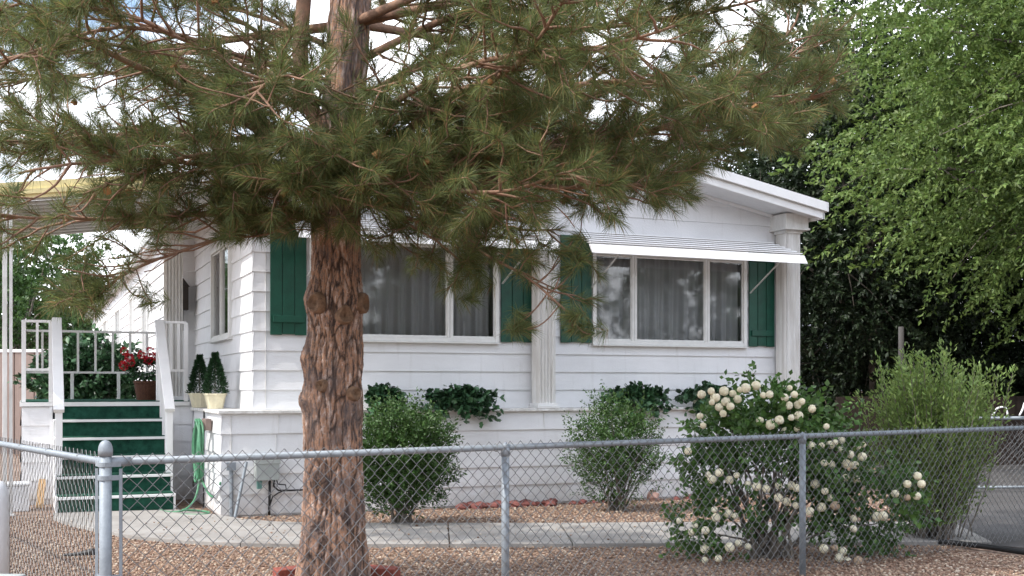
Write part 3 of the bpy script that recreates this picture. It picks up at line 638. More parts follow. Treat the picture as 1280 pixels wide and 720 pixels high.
# ------------------------------------------------------------------ pine
def interp_poly(pts, n_):
    pts = np.asarray(pts, float); s = np.r_[0, np.cumsum(np.linalg.norm(np.diff(pts, axis=0), axis=1))]
    # catmull-like smoothing via repeated Chaikin
    q = pts
    for _ in range(2):
        a = q[:-1]*.75+q[1:]*.25; b = q[:-1]*.25+q[1:]*.75; q = np.vstack([q[:1], np.stack([a, b], 1).reshape(-1, 3), q[-1:]])
    s = np.r_[0, np.cumsum(np.linalg.norm(np.diff(q, axis=0), axis=1))]; t = np.linspace(0, s[-1], n_)
    return np.stack([np.interp(t, s, q[:, i]) for i in range(3)], 1)
PY = 7.5
tb = np.array((-1.18, PY, 0)); pine = empty('pine_tree', tuple(tb), 0, 'big foreground pine tree with scaly orange bark and long needles', 'tree')
def trunk_mesh():
    zc = np.array([0, .3, .65, 1.2, 1.75, 2.3, 2.8, 3.4, 3.9, 5, 6.5, 8, 9.2])
    pxs = {0: 413, .3: 415, .65: 416, 1.2: 416, 1.75: 420, 2.3: 421, 2.8: 424, 3.4: 432, 3.9: 436}
    xs = np.array([(pxs[z]-640)/F*PY if z in pxs else (436-640)/F*PY + (z-3.9)*.03 for z in zc])
    rs = np.array([.240, .206, .191, .178, .165, .155, .147, .135, .128, .105, .075, .04, .012])
    NZ, NA = 620, 190; z = np.linspace(0, 9.2, NZ)
    z = np.concatenate([np.linspace(-.05, 2.6, 470), np.linspace(2.62, 9.2, 150)])
    cx = np.interp(z, zc, xs); r = np.interp(z, zc, rs); a = np.linspace(0, 2*math.pi, NA, endpoint=False)
    A, Z = np.meshgrid(a, z); Rr = np.repeat(r[:, None], NA, 1)
    # cellular plates: points in (arc, z/stretch)
    per = 2*math.pi*.19
    def cells(npts, St, win):
        pa = RNG.random(npts)*per; pz = RNG.random(npts)*9.3/St; pc = RNG.random(npts)
        qa = (A/(2*math.pi)*per).ravel(); qz = (Z/St).ravel()
        qa = qa + .010*np.sin(qz*60+qa*9) + .006*np.sin(qz*160+qa*31); qz = qz + .006*np.sin(qa*70)
        f1 = np.full(qa.shape, 9.); f2 = f1.copy(); ci = np.zeros(qa.shape)
        order = np.argsort(qz, kind='stable'); sz = qz[order]
        for p, q, c_ in zip(pa, pz, pc):
            sel = order[np.searchsorted(sz, q-win):np.searchsorted(sz, q+win)]
            da = np.abs(qa[sel]-p); da = np.minimum(da, per-da); d = np.sqrt(da**2+(qz[sel]-q)**2)
            g1 = f1[sel]; g2 = f2[sel]; nb = d < g1
            f2[sel] = np.where(nb, g1, np.minimum(g2, d)); ci[sel] = np.where(nb, c_, ci[sel]); f1[sel] = np.where(nb, d, g1)
        return f1.reshape(A.shape), f2.reshape(A.shape), ci.reshape(A.shape)
    g1, g2, gc = cells(1100, 5.5, .15); h1, h2, hc = cells(6500, 3.2, .07)
    fis = np.clip((g2-g1)/.034, 0, 1)*.75 + .25*np.clip((h2-h1)/.008, 0, 1); fis = np.minimum(fis, .02+np.clip((g2-g1)/.022, 0, 1)); cell = .45*gc+.55*hc
    disp = .015*np.sqrt(np.clip((g2-g1)/.03, 0, 1))*(.5+gc) + .006*hc*np.clip((h2-h1)/.006, 0, 1) + .010*np.sin(3*A+Z*2.1) + .008*np.sin(5*A-Z*3.3+1) + .005*RNG.random(A.shape)
    for bz, ba, bh, bw in ((1.51, 3.5, .026, .09), (1.23, 3.6, .034, .08), (1.87, 3.6, .028, .10), (1.87, 5.6, .030, .10), (1.80, 4.6, .025, .11), (1.42, 4.2, .022, .09), (1.2, 5.9, .02, .1), (.72, 4.2, .028, .09), (.95, 5.7, .018, .12)):
        disp += bh*np.exp(-((Z-bz)/bw)**2 - (np.angle(np.exp(1j*(A-ba)))/.42)**2)
    disp += .006*np.exp(-((Z-1.87)/.16)**2)*(1+np.sin(4*A)) + .012*np.exp(-((Z-1.5)/.1)**2)
    disp *= np.clip(Rr/.17, .2, 1)
    rr = Rr - .012 + disp
    X = cx[:, None] - tb[0] + rr*np.cos(A); Yy = rr*np.sin(A) + .05*np.clip(Z-3.5, 0, 9)
    V = np.stack([X, Yy, Z], 2).reshape(-1, 3)
    i, j = np.meshgrid(np.arange(len(z)-1), np.arange(NA), indexing='ij'); j2 = (j+1) % NA
    Fc = np.stack([i*NA+j, i*NA+j2, (i+1)*NA+j2, (i+1)*NA+j], 2).reshape(-1, 4)
    o = fastmesh('trunk', V, Fc, 'pine_bark', pine)
    for nm, arr in (('fiss', fis), ('cell', cell)):
        at = o.data.attributes.new(nm, 'FLOAT', 'POINT'); at.data.foreach_set('value', arr.astype(np.float32).ravel())
    return o
trunk = trunk_mesh()
def knot(px, py, r, az):
    c = pt(px, py, PY); z = c[2]; rad = .19
    ax = (420-640)/F*PY; dx = np.clip((c[0]-ax)/rad, -.98, .98); ny = -math.sqrt(1-dx*dx)
    nrm = np.array((dx, ny, 0)); side = np.array((-ny, dx, 0)); up = np.array((0, 0, 1.)); cen = np.array((ax+rad*dx, PY+rad*ny*1.0, z))-tb + nrm*.0
    m = MB(); prof = [(1.25, -.02), (1.12, .018), (.95, .032), (.8, .028), (.7, .016), (.35, .020), (.28, .006), (.05, .004)]; vs = []; k = 22
    for rr, h in prof:
        for j in range(k):
            a = 2*math.pi*j/k; w = rr*r*(1+.07*math.sin(3*a+z*9)+.05*random.random()); vs.append(cen+side*w*math.cos(a)+up*w*1.15*math.sin(a)+nrm*(h+random.uniform(-.003, .003)))
    m.add(vs, [(i*k+j, i*k+(j+1) % k, (i+1)*k+(j+1) % k, (i+1)*k+j) for i in range(len(prof)-1) for j in range(k)] + [tuple((len(prof)-1)*k+j for j in range(k))])
    m.build('knot', 'cut_wood', trunk, smooth=True)
knot(401, 381, .050, 0); knot(436, 396, .046, 0); knot(454, 380, .050, 0); knot(402, 600, .045, 0); knot(446, 492, .034, 0); knot(408, 482, .030, 0)

# boundary below which the crown carries no tufts (as pruned), in view degrees of the street
XB = [-60, 20, 60, 100, 140, 165, 200, 235, 300, 335, 380, 440, 470, 520, 560, 575, 605, 640, 660, 700, 735, 760, 780, 840, 870, 900, 930, 985, 1030, 1060, 1085, 1110, 1150]
YB = [330, 360, 402, 405, 395, 375, 330, 285, 320, 325, 300, 300, 345, 355, 370, 375, 372, 330, 385, 408, 405, 345, 262, 272, 262, 235, 215, 208, 185, 160, 120, 70, 0]
limbs = []
def limb(pts, r0, dens=1.0, n_=None):
    P3 = np.array([pt(*p) for p in pts]); L_ = np.linalg.norm(np.diff(P3, axis=0), axis=1).sum(); n_ = max(8, int(L_/.09))
    Q = interp_poly(P3, n_); Q += np.cumsum(RNG.normal(0, .006, Q.shape), 0)*np.linspace(0, 1, n_)[:, None]
    limbs.append((Q, r0, dens))
limb([(415,218,7.5),(350,177,7.45),(270,132,7.3),(200,97,7.1),(120,62,6.8),(55,25,6.5),(-20,-5,6.3)], .042, .75)
limb([(410,200,7.5),(350,172,7.6),(300,120,7.8),(235,90,8.0),(170,52,8.3),(110,5,8.5)], .036, .5)
limb([(410,268,7.45),(330,262,7.2),(250,268,7.0),(150,274,6.7),(60,270,6.4),(-10,266,6.2)], .026, .7)
limb([(410,240,7.45),(340,232,7.2),(290,262,7.0),(230,268,6.8),(150,268,6.6)], .020, .8)
limb([(405,262,7.4),(320,285,7.0),(240,310,6.7),(170,340,6.5),(120,372,6.4),(95,388,6.35)], .014, 1.5)
limb([(410,250,7.4),(300,215,6.9),(200,200,6.5),(100,200,6.2),(10,215,6.0)], .020, .9)
limb([(405,180,7.5),(300,175,7.3),(200,165,7.2),(100,170,7.2),(0,180,7.2)], .020, 1.1)
limb([(405,100,7.5),(300,70,7.0),(180,30,6.5),(80,60,6.2),(0,100,6.0)], .020, 1.0)
limb([(410,120,7.5),(330,45,7.1),(260,10,6.9),(200,-40,6.8)], .022, .9)
limb([(440,225,7.5),(560,222,7.7),(680,224,8.0),(780,226,8.3),(860,214,8.5)], .038, 1.1)
limb([(440,222,7.4),(510,165,7.0),(560,118,6.6),(630,96,6.2),(665,60,5.9),(690,10,5.7),(720,-30,5.5)], .034, 1.0)
limb([(435,195,7.5),(600,155,7.6),(760,112,7.7),(900,78,7.8),(1000,35,7.9)], .038, 1.1)
limb([(440,238,7.5),(600,196,7.5),(780,170,7.5),(930,140,7.5),(1050,112,7.5)], .032, 1.2)
limb([(440,250,7.4),(530,278,7.1),(610,320,6.8),(680,358,6.6),(720,392,6.5)], .013, .35)
limb([(440,240,7.4),(500,270,7.1),(560,310,6.9),(600,352,6.8)], .011, .5)
limb([(440,210,7.5),(600,230,7.2),(720,240,7.0),(820,235,6.9)], .022, 1.05)
limb([(440,160,7.5),(620,120,7.0),(780,90,6.6),(900,110,6.4),(960,140,6.3)], .026, 1.0)
limb([(440,130,7.5),(560,60,7.4),(700,40,7.3),(860,20,7.2),(1000,-10,7.1)], .028, 1.0)
limb([(440,80,7.5),(560,20,7.2),(700,-20,7.0),(860,-30,6.9)], .028, 1.1)
limb([(440,200,7.5),(640,190,8.0),(820,150,8.5),(960,90,9.0),(1020,60,9.2)], .026, 1.0)
limb([(440,215,7.4),(520,230,6.7),(620,245,6.2),(720,215,5.9)], .018, 1.2)
limb([(435,170,7.4),(500,120,6.6),(620,60,6.0),(760,60,5.6),(840,30,5.4)], .024, .8)
limb([(425,240,7.3),(400,232,6.9),(380,225,6.5),(395,250,6.2)], .014, 1.2)
limb([(430,225,7.3),(445,205,6.9),(470,215,6.5),(500,235,6.2)], .014, 1.2)
limb([(430,200,7.3),(420,175,6.9),(430,185,6.5),(410,200,6.1)], .014, 1.2)
limb([(428,150,7.3),(380,110,6.7),(330,95,6.2),(300,130,5.9)], .018, 1.2)
limb([(415,255,7.4),(370,275,7.1),(330,295,6.9),(290,300,6.8)], .012, .7)
limb([(405,240,7.5),(340,195,7.0),(260,190,6.6),(180,215,6.3),(100,250,6.1)], .016, 1.1)
limb([(435,250,7.5),(480,255,7.6),(560,265,7.8),(640,285,7.9),(700,290,7.9)], .016, .9)
limb([(440,235,7.6),(560,200,8.1),(700,200,8.6),(860,185,9.0),(960,180,9.2)], .022, 1.1)
limb([(415,60,7.5),(330,20,8.0),(230,-12,8.3)], .022, 1.0)
limb([(405,150,7.6),(300,100,8.2),(180,90,8.8),(60,95,9.2),(-40,110,9.5)], .024, 1.0)
limb([(405,130,7.5),(280,58,7.9),(150,75,8.2),(30,50,8.4),(-40,20,8.6)], .024, .9)
limb([(410,185,7.6),(330,150,8.0),(230,155,8.6),(120,190,9.0),(20,180,9.3)], .020, .9)
limb([(405,90,7.4),(330,100,6.9),(240,60,6.5),(160,20,6.2),(90,10,6.0)], .018, 1.0)
VIS = len(limbs)
# second leader
lead = [pt(428, 215, 7.5), pt(400, 160, 7.5), pt(378, 110, 7.5), pt(374, 60, 7.5), pt(380, 0, 7.5), pt(384, -60, 7.5), np.array((-1.35, 7.5, 5.6))]
# upper whorls, beyond the top of the frame
for z in np.arange(3.7, 8.9, .42):
    for k in range(5):
        a = RNG.random()*6.283; Lh = (9.6-z)/6.2*3.3*(.8+.35*RNG.random()); cx = -1.05+(z-3.9)*.03; cy = PY+.05*max(0, z-3.5)
        pts3 = [np.array((cx, cy, z))+np.array((math.cos(a)*Lh*t, math.sin(a)*Lh*t, Lh*(.10*t-.16*t*t+.2*t**4))) for t in (0, .3, .6, 1)]
        Q = interp_poly(np.array(pts3), max(8, int(Lh/.12))); limbs.append((Q, .012+.008*Lh, .5))
wood = MB(); wood.tube(interp_poly(np.array(lead), 40)-tb, np.linspace(.062, .03, 40), 10); wood.build('second_stem', 'twig', pine, smooth=True); wood = MB()
tufts = []   # (pos, dir)
twigs = MB()
def ok_pix(p):
    if p[1] < 1: return False
    px = 640+F*p[0]/p[1]; py = HY-F*(p[2]-EYE)/p[1]
    return py < np.interp(px, XB, YB)-6
def gap(p):        # open patches where the sky shows through the left of the crown
    px = 640+F*p[0]/p[1]; py = HY-F*(p[2]-EYE)/p[1]
    for gx, gy, rx, ry, pr in ((120,75,50,34,.3),(130,140,54,30,.32),(210,145,55,30,.4),(40,232,70,13,.75),(150,224,120,9,.6),(160,20,60,25,.5),(300,55,60,55,.35),(436,80,26,42,.6),(382,90,22,50,.5),(120,262,150,26,.45),(640,240,120,22,.3),(780,60,90,40,.3),(560,70,70,45,.3),(225,40,50,30,.6),(345,150,30,22,.7),(200,60,160,60,.2),(120,318,75,28,.6),(205,330,45,60,.55),(1000,50,30,25,.5),(700,280,60,22,.4)):
        if ((px-gx)/rx)**2+((py-gy)/ry)**2 < 1 and RNG.random() < pr: return True
    return False
for li, (Q, r0, dens) in enumerate(limbs):
    n_ = len(Q); vis = li < VIS
    wood.tube(Q-tb, np.linspace(r0, .006, n_), 7 if vis else 5)
    T = unit(np.gradient(Q, axis=0)); s = np.r_[0, np.cumsum(np.linalg.norm(np.diff(Q, axis=0), axis=1))]; Lh = s[-1]
    nb = int(Lh*(19 if vis else 8)*dens)
    for k in range(nb):
        t = .10+.90*(k+RNG.random())/nb; i = min(n_-2, int(t*(n_-1))); p = Q[i]; d = T[i]
        side = unit(np.cross(d, (0, 0, 1)))*(1 if k % 2 else -1)
        ln = (.22+.55*RNG.random())*(1.15-.6*t)*(1 if vis else 1.3)
        dd = unit(d*(.5+.5*RNG.random()) + side*(.4+.7*RNG.random()) + np.array((0, 0, RNG.normal(.05, .38))))
        sg = 6; pts_ = [p]; cur = dd.copy()
        for q in range(sg):
            cur = unit(cur + RNG.normal(0, .16, 3) + np.array((0, 0, -.05+.10*q/sg*1.6))); pts_.append(pts_[-1]+cur*ln/sg)
        pts_ = np.array(pts_)
        if vis and not ok_pix(pts_[-1]): continue
        if gap(pts_[-1]) and vis: 
            if RNG.random() < .2: continue
            twigs.tube(pts_-tb, np.linspace(.006, .0028, sg+1), 4, False); continue
        twigs.tube(pts_-tb, np.linspace(min(r0*.5, .0095), .0035, sg+1), 4, False)
        tufts.append((pts_[-1], cur))
        for q in range(2, sg+1):
            if RNG.random() < (.60 if vis else .45):
                e = unit(unit(pts_[q]-pts_[q-1]) + RNG.normal(0, .65, 3) + np.array((0, 0, .25))); tl = .05+.16*RNG.random(); st = pts_[q]; en = st+e*tl
                if vis and not ok_pix(en): continue
                if gap(en): continue
                mid = st+e*tl*.5+RNG.normal(0, .012, 3); twigs.tube(np.array([st, mid, en])-tb, [.0045, .004, .0035], 4, False); tufts.append((en, unit(en-mid)))
    if vis: tufts.append((Q[-1], T[-1]))
for px, py, Y in ((590,376,6.8),(600,362,6.8),(718,410,6.5),(738,418,6.5),(660,412,6.55),(652,395,6.6),(700,318,6.6),(716,300,6.6),(725,325,6.6),(700,345,6.6),(190,378,6.5),(178,372,6.5),(712,398,6.45),(640,408,6.6)):
    c = pt(px, py, Y); e = unit(np.array((RNG.normal(), RNG.normal()*.5, -.2))); tufts.append((c, e)); tufts.append((c+RNG.normal(0, .03, 3), unit(e+RNG.normal(0, .5, 3)))); near = min(((Q[np.argmin(np.linalg.norm(Q-c, axis=1))], np.linalg.norm(Q-c, axis=1).min()) for Q, _, _ in limbs), key=lambda q: q[1])[0]
    mid = (near+c)/2+np.array((0, 0, -.04)); twigs.tube(interp_poly(np.array([near, mid, c]), 8)-tb, .004, 4, False)
print('tufts', len(tufts))
wo = wood.build('limbs', 'twig', pine, smooth=True); twigs.build('twigs', 'twig', pine, smooth=True)
# needles
def needles(tf, per):
    Pp = np.array([t[0] for t in tf]); D = unit(np.array([t[1] for t in tf])); n_ = len(Pp)
    Pp = np.repeat(Pp, per, 0); D = np.repeat(D, per, 0); K = len(Pp)
    rnd = unit(RNG.normal(0, 1, (K, 3))); perp = unit(rnd - D*(rnd*D).sum(1)[:, None])
    back = RNG.random(K)
    ang = .25 + 1.05*back + RNG.normal(0, .12, K)
    dirn = unit(D*np.cos(ang)[:, None] + perp*np.sin(ang)[:, None]); dirn[:, 2] += .05; dirn = unit(dirn)
    base = Pp - D*(back*.11)[:, None]
    Ln = .075+.055*RNG.random(K); sidev = unit(np.cross(dirn, RNG.normal(0, 1, (K, 3))))
    w = .00125
    mid = base + dirn*(Ln*.55)[:, None]; tip = base+dirn*Ln[:, None]; tip[:, 2] -= Ln*.10
    V = np.stack([base-sidev*w*.8, base+sidev*w*.8, mid+sidev*w, mid-sidev*w, tip], 1).reshape(-1, 3)
    b = np.arange(K)*5; q = np.stack([b, b+1, b+2, b+3], 1); t = np.stack([b+3, b+2, b+4, b+4], 1)
    tri = np.concatenate([np.stack([b, b+1, b+2], 1), np.stack([b, b+2, b+3], 1), np.stack([b+3, b+2, b+4], 1)])
    return V, tri
V, T_ = needles(tufts, 95); fastmesh('needles', V-tb, T_, 'needle', pine)
# cones and buds
mat('cone', (.30, .15, .055), .8, var=.3)
m = MB(); m.add([.021*unit(v)*(1+.25*RNG.random()) for v in ((1,1,1),(-1,-1,1),(-1,1,-1),(1,-1,-1),(0,0,1.2),(0,0,-1.2),(1,0,0),(-1,0,0),(0,1,0),(0,-1,0))], [(0,4,6),(0,6,8),(0,8,4),(1,4,7),(1,7,9),(1,9,4),(2,5,7),(2,7,8),(2,8,5),(3,5,6),(3,6,9),(3,9,5),(4,8,7),(4,9,6),(5,8,6),(5,9,7)])
cone = m.build('pine_cone', 'cone', pine); nv = [t for t in tufts if t[0][2] < 3.9]
for k in range(90):
    p, d = nv[RNG.integers(len(nv))]; o = cone if k == 0 else cone.copy()
    if k: C.collection.objects.link(o); o.parent = pine
    o.location = p-tb-d*.04+RNG.normal(0, .02, 3); o.scale = np.full(3, .7+.6*RNG.random()); o.rotation_euler = RNG.random(3)*6

# ------------------------------------------------------------------ leafy plants
def leaves(name, P0, D, size, mt, parent, fold=.25, aspect=.5, shape='leaf'):
    K = len(P0); D = unit(D); rnd = unit(RNG.normal(0, 1, (K, 3))+np.array((0, 0, .8)))
    S = unit(np.cross(D, rnd)); N = np.cross(S, D); s = size*(.7+.6*RNG.random(K)); s = s[:, None]
    if shape == 'leaf':
        V = np.stack([P0, P0+D*s*.45-S*s*aspect*.5+N*s*fold*.3, P0+D*s-N*s*.12, P0+D*s*.45+S*s*aspect*.5+N*s*fold*.3], 1)
        b = np.arange(K)*4; Fc = np.concatenate([np.stack([b, b+1, b+2], 1), np.stack([b, b+2, b+3], 1)])
    else:    # lobed ivy leaf
        V = np.stack([P0, P0+D*s*.10-S*s*.45, P0+D*s*.45-S*s*.28+N*s*.08, P0+D*s*.55-S*s*.5, P0+D*s-N*s*.15, P0+D*s*.55+S*s*.5, P0+D*s*.45+S*s*.28+N*s*.08, P0+D*s*.10+S*s*.45], 1)
        b = np.arange(K)*8; Fc = np.concatenate([np.stack([b, b+i, b+i+1], 1) for i in range(1, 7)])
    return fastmesh(name, V.reshape(-1, 3), Fc, mt, parent)
def sprays(starts, dirs, length, nl, spread=.9, droop=-.15):
    """positions and directions of leaves set along short twigs"""
    K = len(starts); dirs = unit(dirs); t = (np.arange(nl)+.5)/nl
    Lg = length*(.6+.8*RNG.random(K))
    Pp = starts[:, None, :] + dirs[:, None, :]*(t[None, :, None]*Lg[:, None, None]); Pp[:, :, 2] += droop*(t**2)[None, :]*Lg[:, None]
    Pp += RNG.normal(0, .012, Pp.shape)
    rnd = unit(RNG.normal(0, 1, (K, nl, 3))); Dd = dirs[:, None, :]*.8 + rnd*spread; Dd[:, :, 2] -= .2
    ends = starts + dirs*Lg[:, None]; ends[:, 2] += droop*Lg
    return Pp.reshape(-1, 3), Dd.reshape(-1, 3), ends
def crown_points(K, c, rad, lump=5, lamp=.28, shell=.45, seed=0):
    r = np.random.default_rng(seed); d = unit(r.normal(0, 1, (K, 3))); amp = 1+lamp*(np.sin(d[:, 0]*lump+seed)*np.sin(d[:, 1]*lump*1.3+1.7*seed)+.6*np.sin(d[:, 2]*lump*1.7+seed*.6+d[:, 0]*4))
    q = (shell+(1-shell)*r.random(K)**.6)*amp; return np.array(c)+d*np.array(rad)*q[:, None], d
def tree(name, base, trunk_h, c, rad, ns, nl, leaf, mt, label, group=None, bark='bark_grey', slen=.55, tr=.16, seed=1, shell=.4, lamp=.28, spread=.9, droop=-.25, lump=5, nlimb=12, cat='tree', aspect=.5):
    base = np.array(base, float); root = empty(name, tuple(base), 0, label, cat, group); c = np.array(c, float)-base
    m = MB(); top_ = np.array((c[0]*.6, c[1]*.6, c[2]*1.05)); tp = interp_poly(np.array([(0, 0, -.05), (c[0]*.1, c[1]*.1, trunk_h*.5), (c[0]*.25, c[1]*.25, trunk_h), top_]), 18)
    m.tube(tp, np.linspace(tr, tr*.25, 18)*(1+.25*np.exp(-np.arange(18)*1.2)), 12); m.build('trunk', bark, root, smooth=True)
    Pc, d = crown_points(ns, c, rad, lump, lamp, shell, seed)
    Pc[:, 2] = np.maximum(Pc[:, 2], .1)
    m = MB()
    cl = Pc[RNG.choice(ns, nlimb)]
    LP = []
    for e in cl:
        st = tp[RNG.integers(6, 17)]; mid = st*.45+e*.55+np.array((0, 0, .25*rad[2]*.3)); q = interp_poly(np.array([st, mid, e]), 12); q += RNG.normal(0, .02, q.shape); LP.append(q); m.tube(q, np.linspace(tr*.35, .012, 12), 6)
    LP = np.concatenate(LP)
    for e in Pc[RNG.choice(ns, min(ns, 160))]:
        st = LP[np.argmin(np.linalg.norm(LP-e, axis=1))]; mid = (st+e)/2+np.array((0, 0, .08)); m.tube(np.array([st, mid, e]), [.014, .009, .004], 4, False)
    m.build('branches', bark, root, smooth=True)
    dr_ = unit(d*np.array((1, 1, .35))+RNG.normal(0, .45, d.shape)); L0, D0_, _ = sprays(Pc, dr_, slen, nl, spread, droop)
    leaves('crown', L0, D0_, leaf, mt, root, aspect=aspect)
    return root
# right side: bright tree in front, behind it trees whose leaf colour carries the canopy shade
tree('elm_tree', (8.8, 16.5, 0), 3, (8.55, 16.3, 5.75), (3.15, 3.0, 3.8), 6500, 26, .078, 'leaf_bright', 'tall light-green leafy tree at the right edge beyond the driveway', seed=3, shell=.35, lamp=.36, lump=6, tr=.15, nlimb=34)
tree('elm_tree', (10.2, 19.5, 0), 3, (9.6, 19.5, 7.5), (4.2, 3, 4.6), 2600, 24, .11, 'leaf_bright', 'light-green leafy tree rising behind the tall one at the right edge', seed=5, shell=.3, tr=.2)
tree('shade_tree', (6.9, 21.5, 0), 2.6, (6.6, 21.5, 4.6), (2.6, 2.0, 3.9), 3600, 24, .10, 'leaf_shade', 'tree with shade-darkened leaves just right of the house behind the column', seed=8, shell=.25, tr=.16, lamp=.2)
tree('shade_tree', (10.5, 25, 0), 3, (10.0, 24.5, 3.6), (4.2, 2.0, 3.6), 3200, 24, .13, 'leaf_shade', 'tree with shade-darkened leaves at the far end of the driveway', seed=9, shell=.2, tr=.2, lamp=.15)
tree('shade_tree', (14.5, 24, 0), 3, (14.2, 23.5, 4.2), (4.0, 2.5, 4.2), 2600, 24, .13, 'leaf_shade', 'tree with shade-darkened leaves behind the light-green one, cut by the right picture edge', seed=10, shell=.2, tr=.2, lamp=.15)
tree('poplar_tree', (8.2, 29, 0), 4, (8.0, 29, 6.0), (2.2, 2.0, 5.2), 1500, 24, .13, 'leaf_dark', 'airy far tree seen between the pine tips and the light-green tree', seed=14, shell=.3, tr=.2, lamp=.25)
# hedge mass under trees
def bush(name, base, c, rad, ns, nl, leaf, mt, label, cat='bush', up=.8, slen=.3, seed=2, stems=14, shell=.25, lamp=.15, bark='bark_grey', aspect=.45, group=None, sr=.010, lump=6, spread=.8):
    base = np.array(base, float); root = empty(name, tuple(base), 0, label, cat, group); c = np.array(c, float)-base
    Pc, d = crown_points(ns, c, rad, lump, lamp, shell, seed); Pc[:, 2] = np.maximum(Pc[:, 2], .06)
    m = MB()
    for e in Pc[RNG.choice(ns, stems, replace=False)]:
        st = RNG.normal(0, .05, 3); st[2] = 0; mid = st*.4+e*.6*np.array((.8, .8, .9)); m.tube(interp_poly(np.array([st, mid, e]), 9), np.linspace(sr, .003, 9), 5, False)
    m.build('stems', bark, root, smooth=True)
    dr_ = unit(d*np.array((1, 1, .3))+np.array((0, 0, up))+RNG.normal(0, .35, d.shape)); L0, D0_, en = sprays(Pc, dr_, slen, nl, spread, 0)
    leaves('foliage', L0, D0_, leaf, mt, root, aspect=aspect)
    return root
bush('hedge', (8.2, 23.0, 0), (8.2, 23.0, .9), (3.2, .9, 1.5), 2200, 18, .10, 'leaf_shade', 'overgrown hedge with shade-darkened leaves at the back of the driveway', 'hedge', seed=21, slen=.35)
bush('hedge', (12.5, 21.0, 0), (12.6, 20.6, .9), (4.0, .9, 1.6), 2000, 18, .10, 'leaf_shade', 'hedge with shade-darkened leaves at the right behind the scrolled gate', 'hedge', seed=22, slen=.35)
# shrubs against the house
def pb(px, Y): return ((px-640)/F*Y, Y, 0)
bx, by, _ = pb(503, 10.75); bush('shrub', (bx, by, 0), (bx, by, .60), (.44, .38, .52), 1500, 16, .036, 'leaf_shrub', 'rounded dense green shrub just right of the pine trunk', seed=31, slen=.16, stems=18, shell=.2, lamp=.10, sr=.014)
bx, by, _ = pb(771, 12.05); bush('shrub', (bx, by, 0), (bx, by, .60), (.42, .34, .54), 800, 16, .036, 'leaf_shrub', 'looser green shrub on red gravel midway along the white skirt', seed=32, slen=.20, stems=26, shell=.15, lamp=.22, sr=.012)
# tall willowy shrub on the right
bx, by, _ = pb(1168, 9.7)
ws = empty('willow_shrub', (bx, by, 0), 0, 'tall feathery light-green shrub behind the fence at right', 'bush')
m = MB(); LPp, LDd = [], []
for k in range(150):
    a = RNG.random()*6.283; lean = .05+.40*RNG.random()**.8; hgt = 1.62*(.55+.45*RNG.random())*(1.02-.25*lean)
    b0 = np.array((RNG.normal(0, .09), RNG.normal(0, .09), 0)); e = b0+np.array((math.cos(a)*lean*1.15, math.sin(a)*lean, hgt)); mid = b0*.5+e*.5+np.array((math.cos(a)*lean*.12, math.sin(a)*lean*.12, 0))
    q = interp_poly(np.array([b0, mid, e]), 26); q += np.cumsum(RNG.normal(0, .004, q.shape), 0); m.tube(q, np.linspace(.008, .002, 26), 4, False)
    for t in range(4, 26):
        for r_ in range(10 if t > 10 else 5):
            dd = unit(unit(q[t]-q[t-1])*.9+unit(RNG.normal(0, 1, 3))*.7); LPp.append(q[t]+RNG.normal(0, .018, 3)+dd*RNG.random()*.06); LDd.append(dd)
m.build('stems', 'bark_grey', ws, smooth=True); leaves('foliage', np.array(LPp), np.array(LDd), .046, 'leaf_olive', ws, aspect=.34)
# snowball viburnum
VY = 8.75; vb = np.array(pb(963, VY)); vib = empty('snowball_bush', tuple(vb), 0, 'large snowball bush full of creamy white flower balls behind the fence', 'bush')
Pc1, d1 = crown_points(1350, np.array((.02, 0, .74)), (.62, .45, .56), 6, .14, .3, 41)
Pc2, d2 = crown_points(300, np.array((.78, .1, .42)), (.42, .3, .42), 6, .2, .2, 42)
Pc3, d3 = crown_points(150, np.array((-.42, -.1, .22)), (.38, .3, .28), 6, .2, .2, 43)
Pc = np.vstack([Pc1, Pc2, Pc3]); dd = np.vstack([d1, d2, d3]); keep = Pc[:, 2] > .04; Pc, dd = Pc[keep], dd[keep]
ppx = 640+F*(Pc[:, 0]+vb[0])/(Pc[:, 1]+vb[1]); ppy = HY-F*(Pc[:, 2]-EYE)/(Pc[:, 1]+vb[1])
hollow = (((ppx-955)/62)**2+((ppy-640)/62)**2 < 1) & (RNG.random(len(ppx)) < .8)
Pc, dd = Pc[~hollow], dd[~hollow]
L0, D0_, _ = sprays(Pc, unit(dd+RNG.normal(0, .4, dd.shape)), .14, 8, .9, -.1); leaves('foliage', L0, D0_, .050, 'leaf_viburnum', vib, aspect=.75)
m = MB()
for k in range(34):
    e = Pc[RNG.integers(len(Pc))]; b0 = np.array((RNG.normal(-.02, .07), RNG.normal(0, .07), 0)); mid = b0*.5+e*.5+np.array((0, 0, .08)); m.tube(interp_poly(np.array([b0, mid, e]), 12)+RNG.normal(0, .004, (12, 3)), np.linspace(.013, .004, 12), 6, False)
m.tube([(-.02, -.1, 0), (.10, -.15, .25), (.22, -.18, .55), (.28, -.15, .8)], [.022, .02, .016, .01], 8); m.build('stems', 'bark_grey', vib, smooth=True)
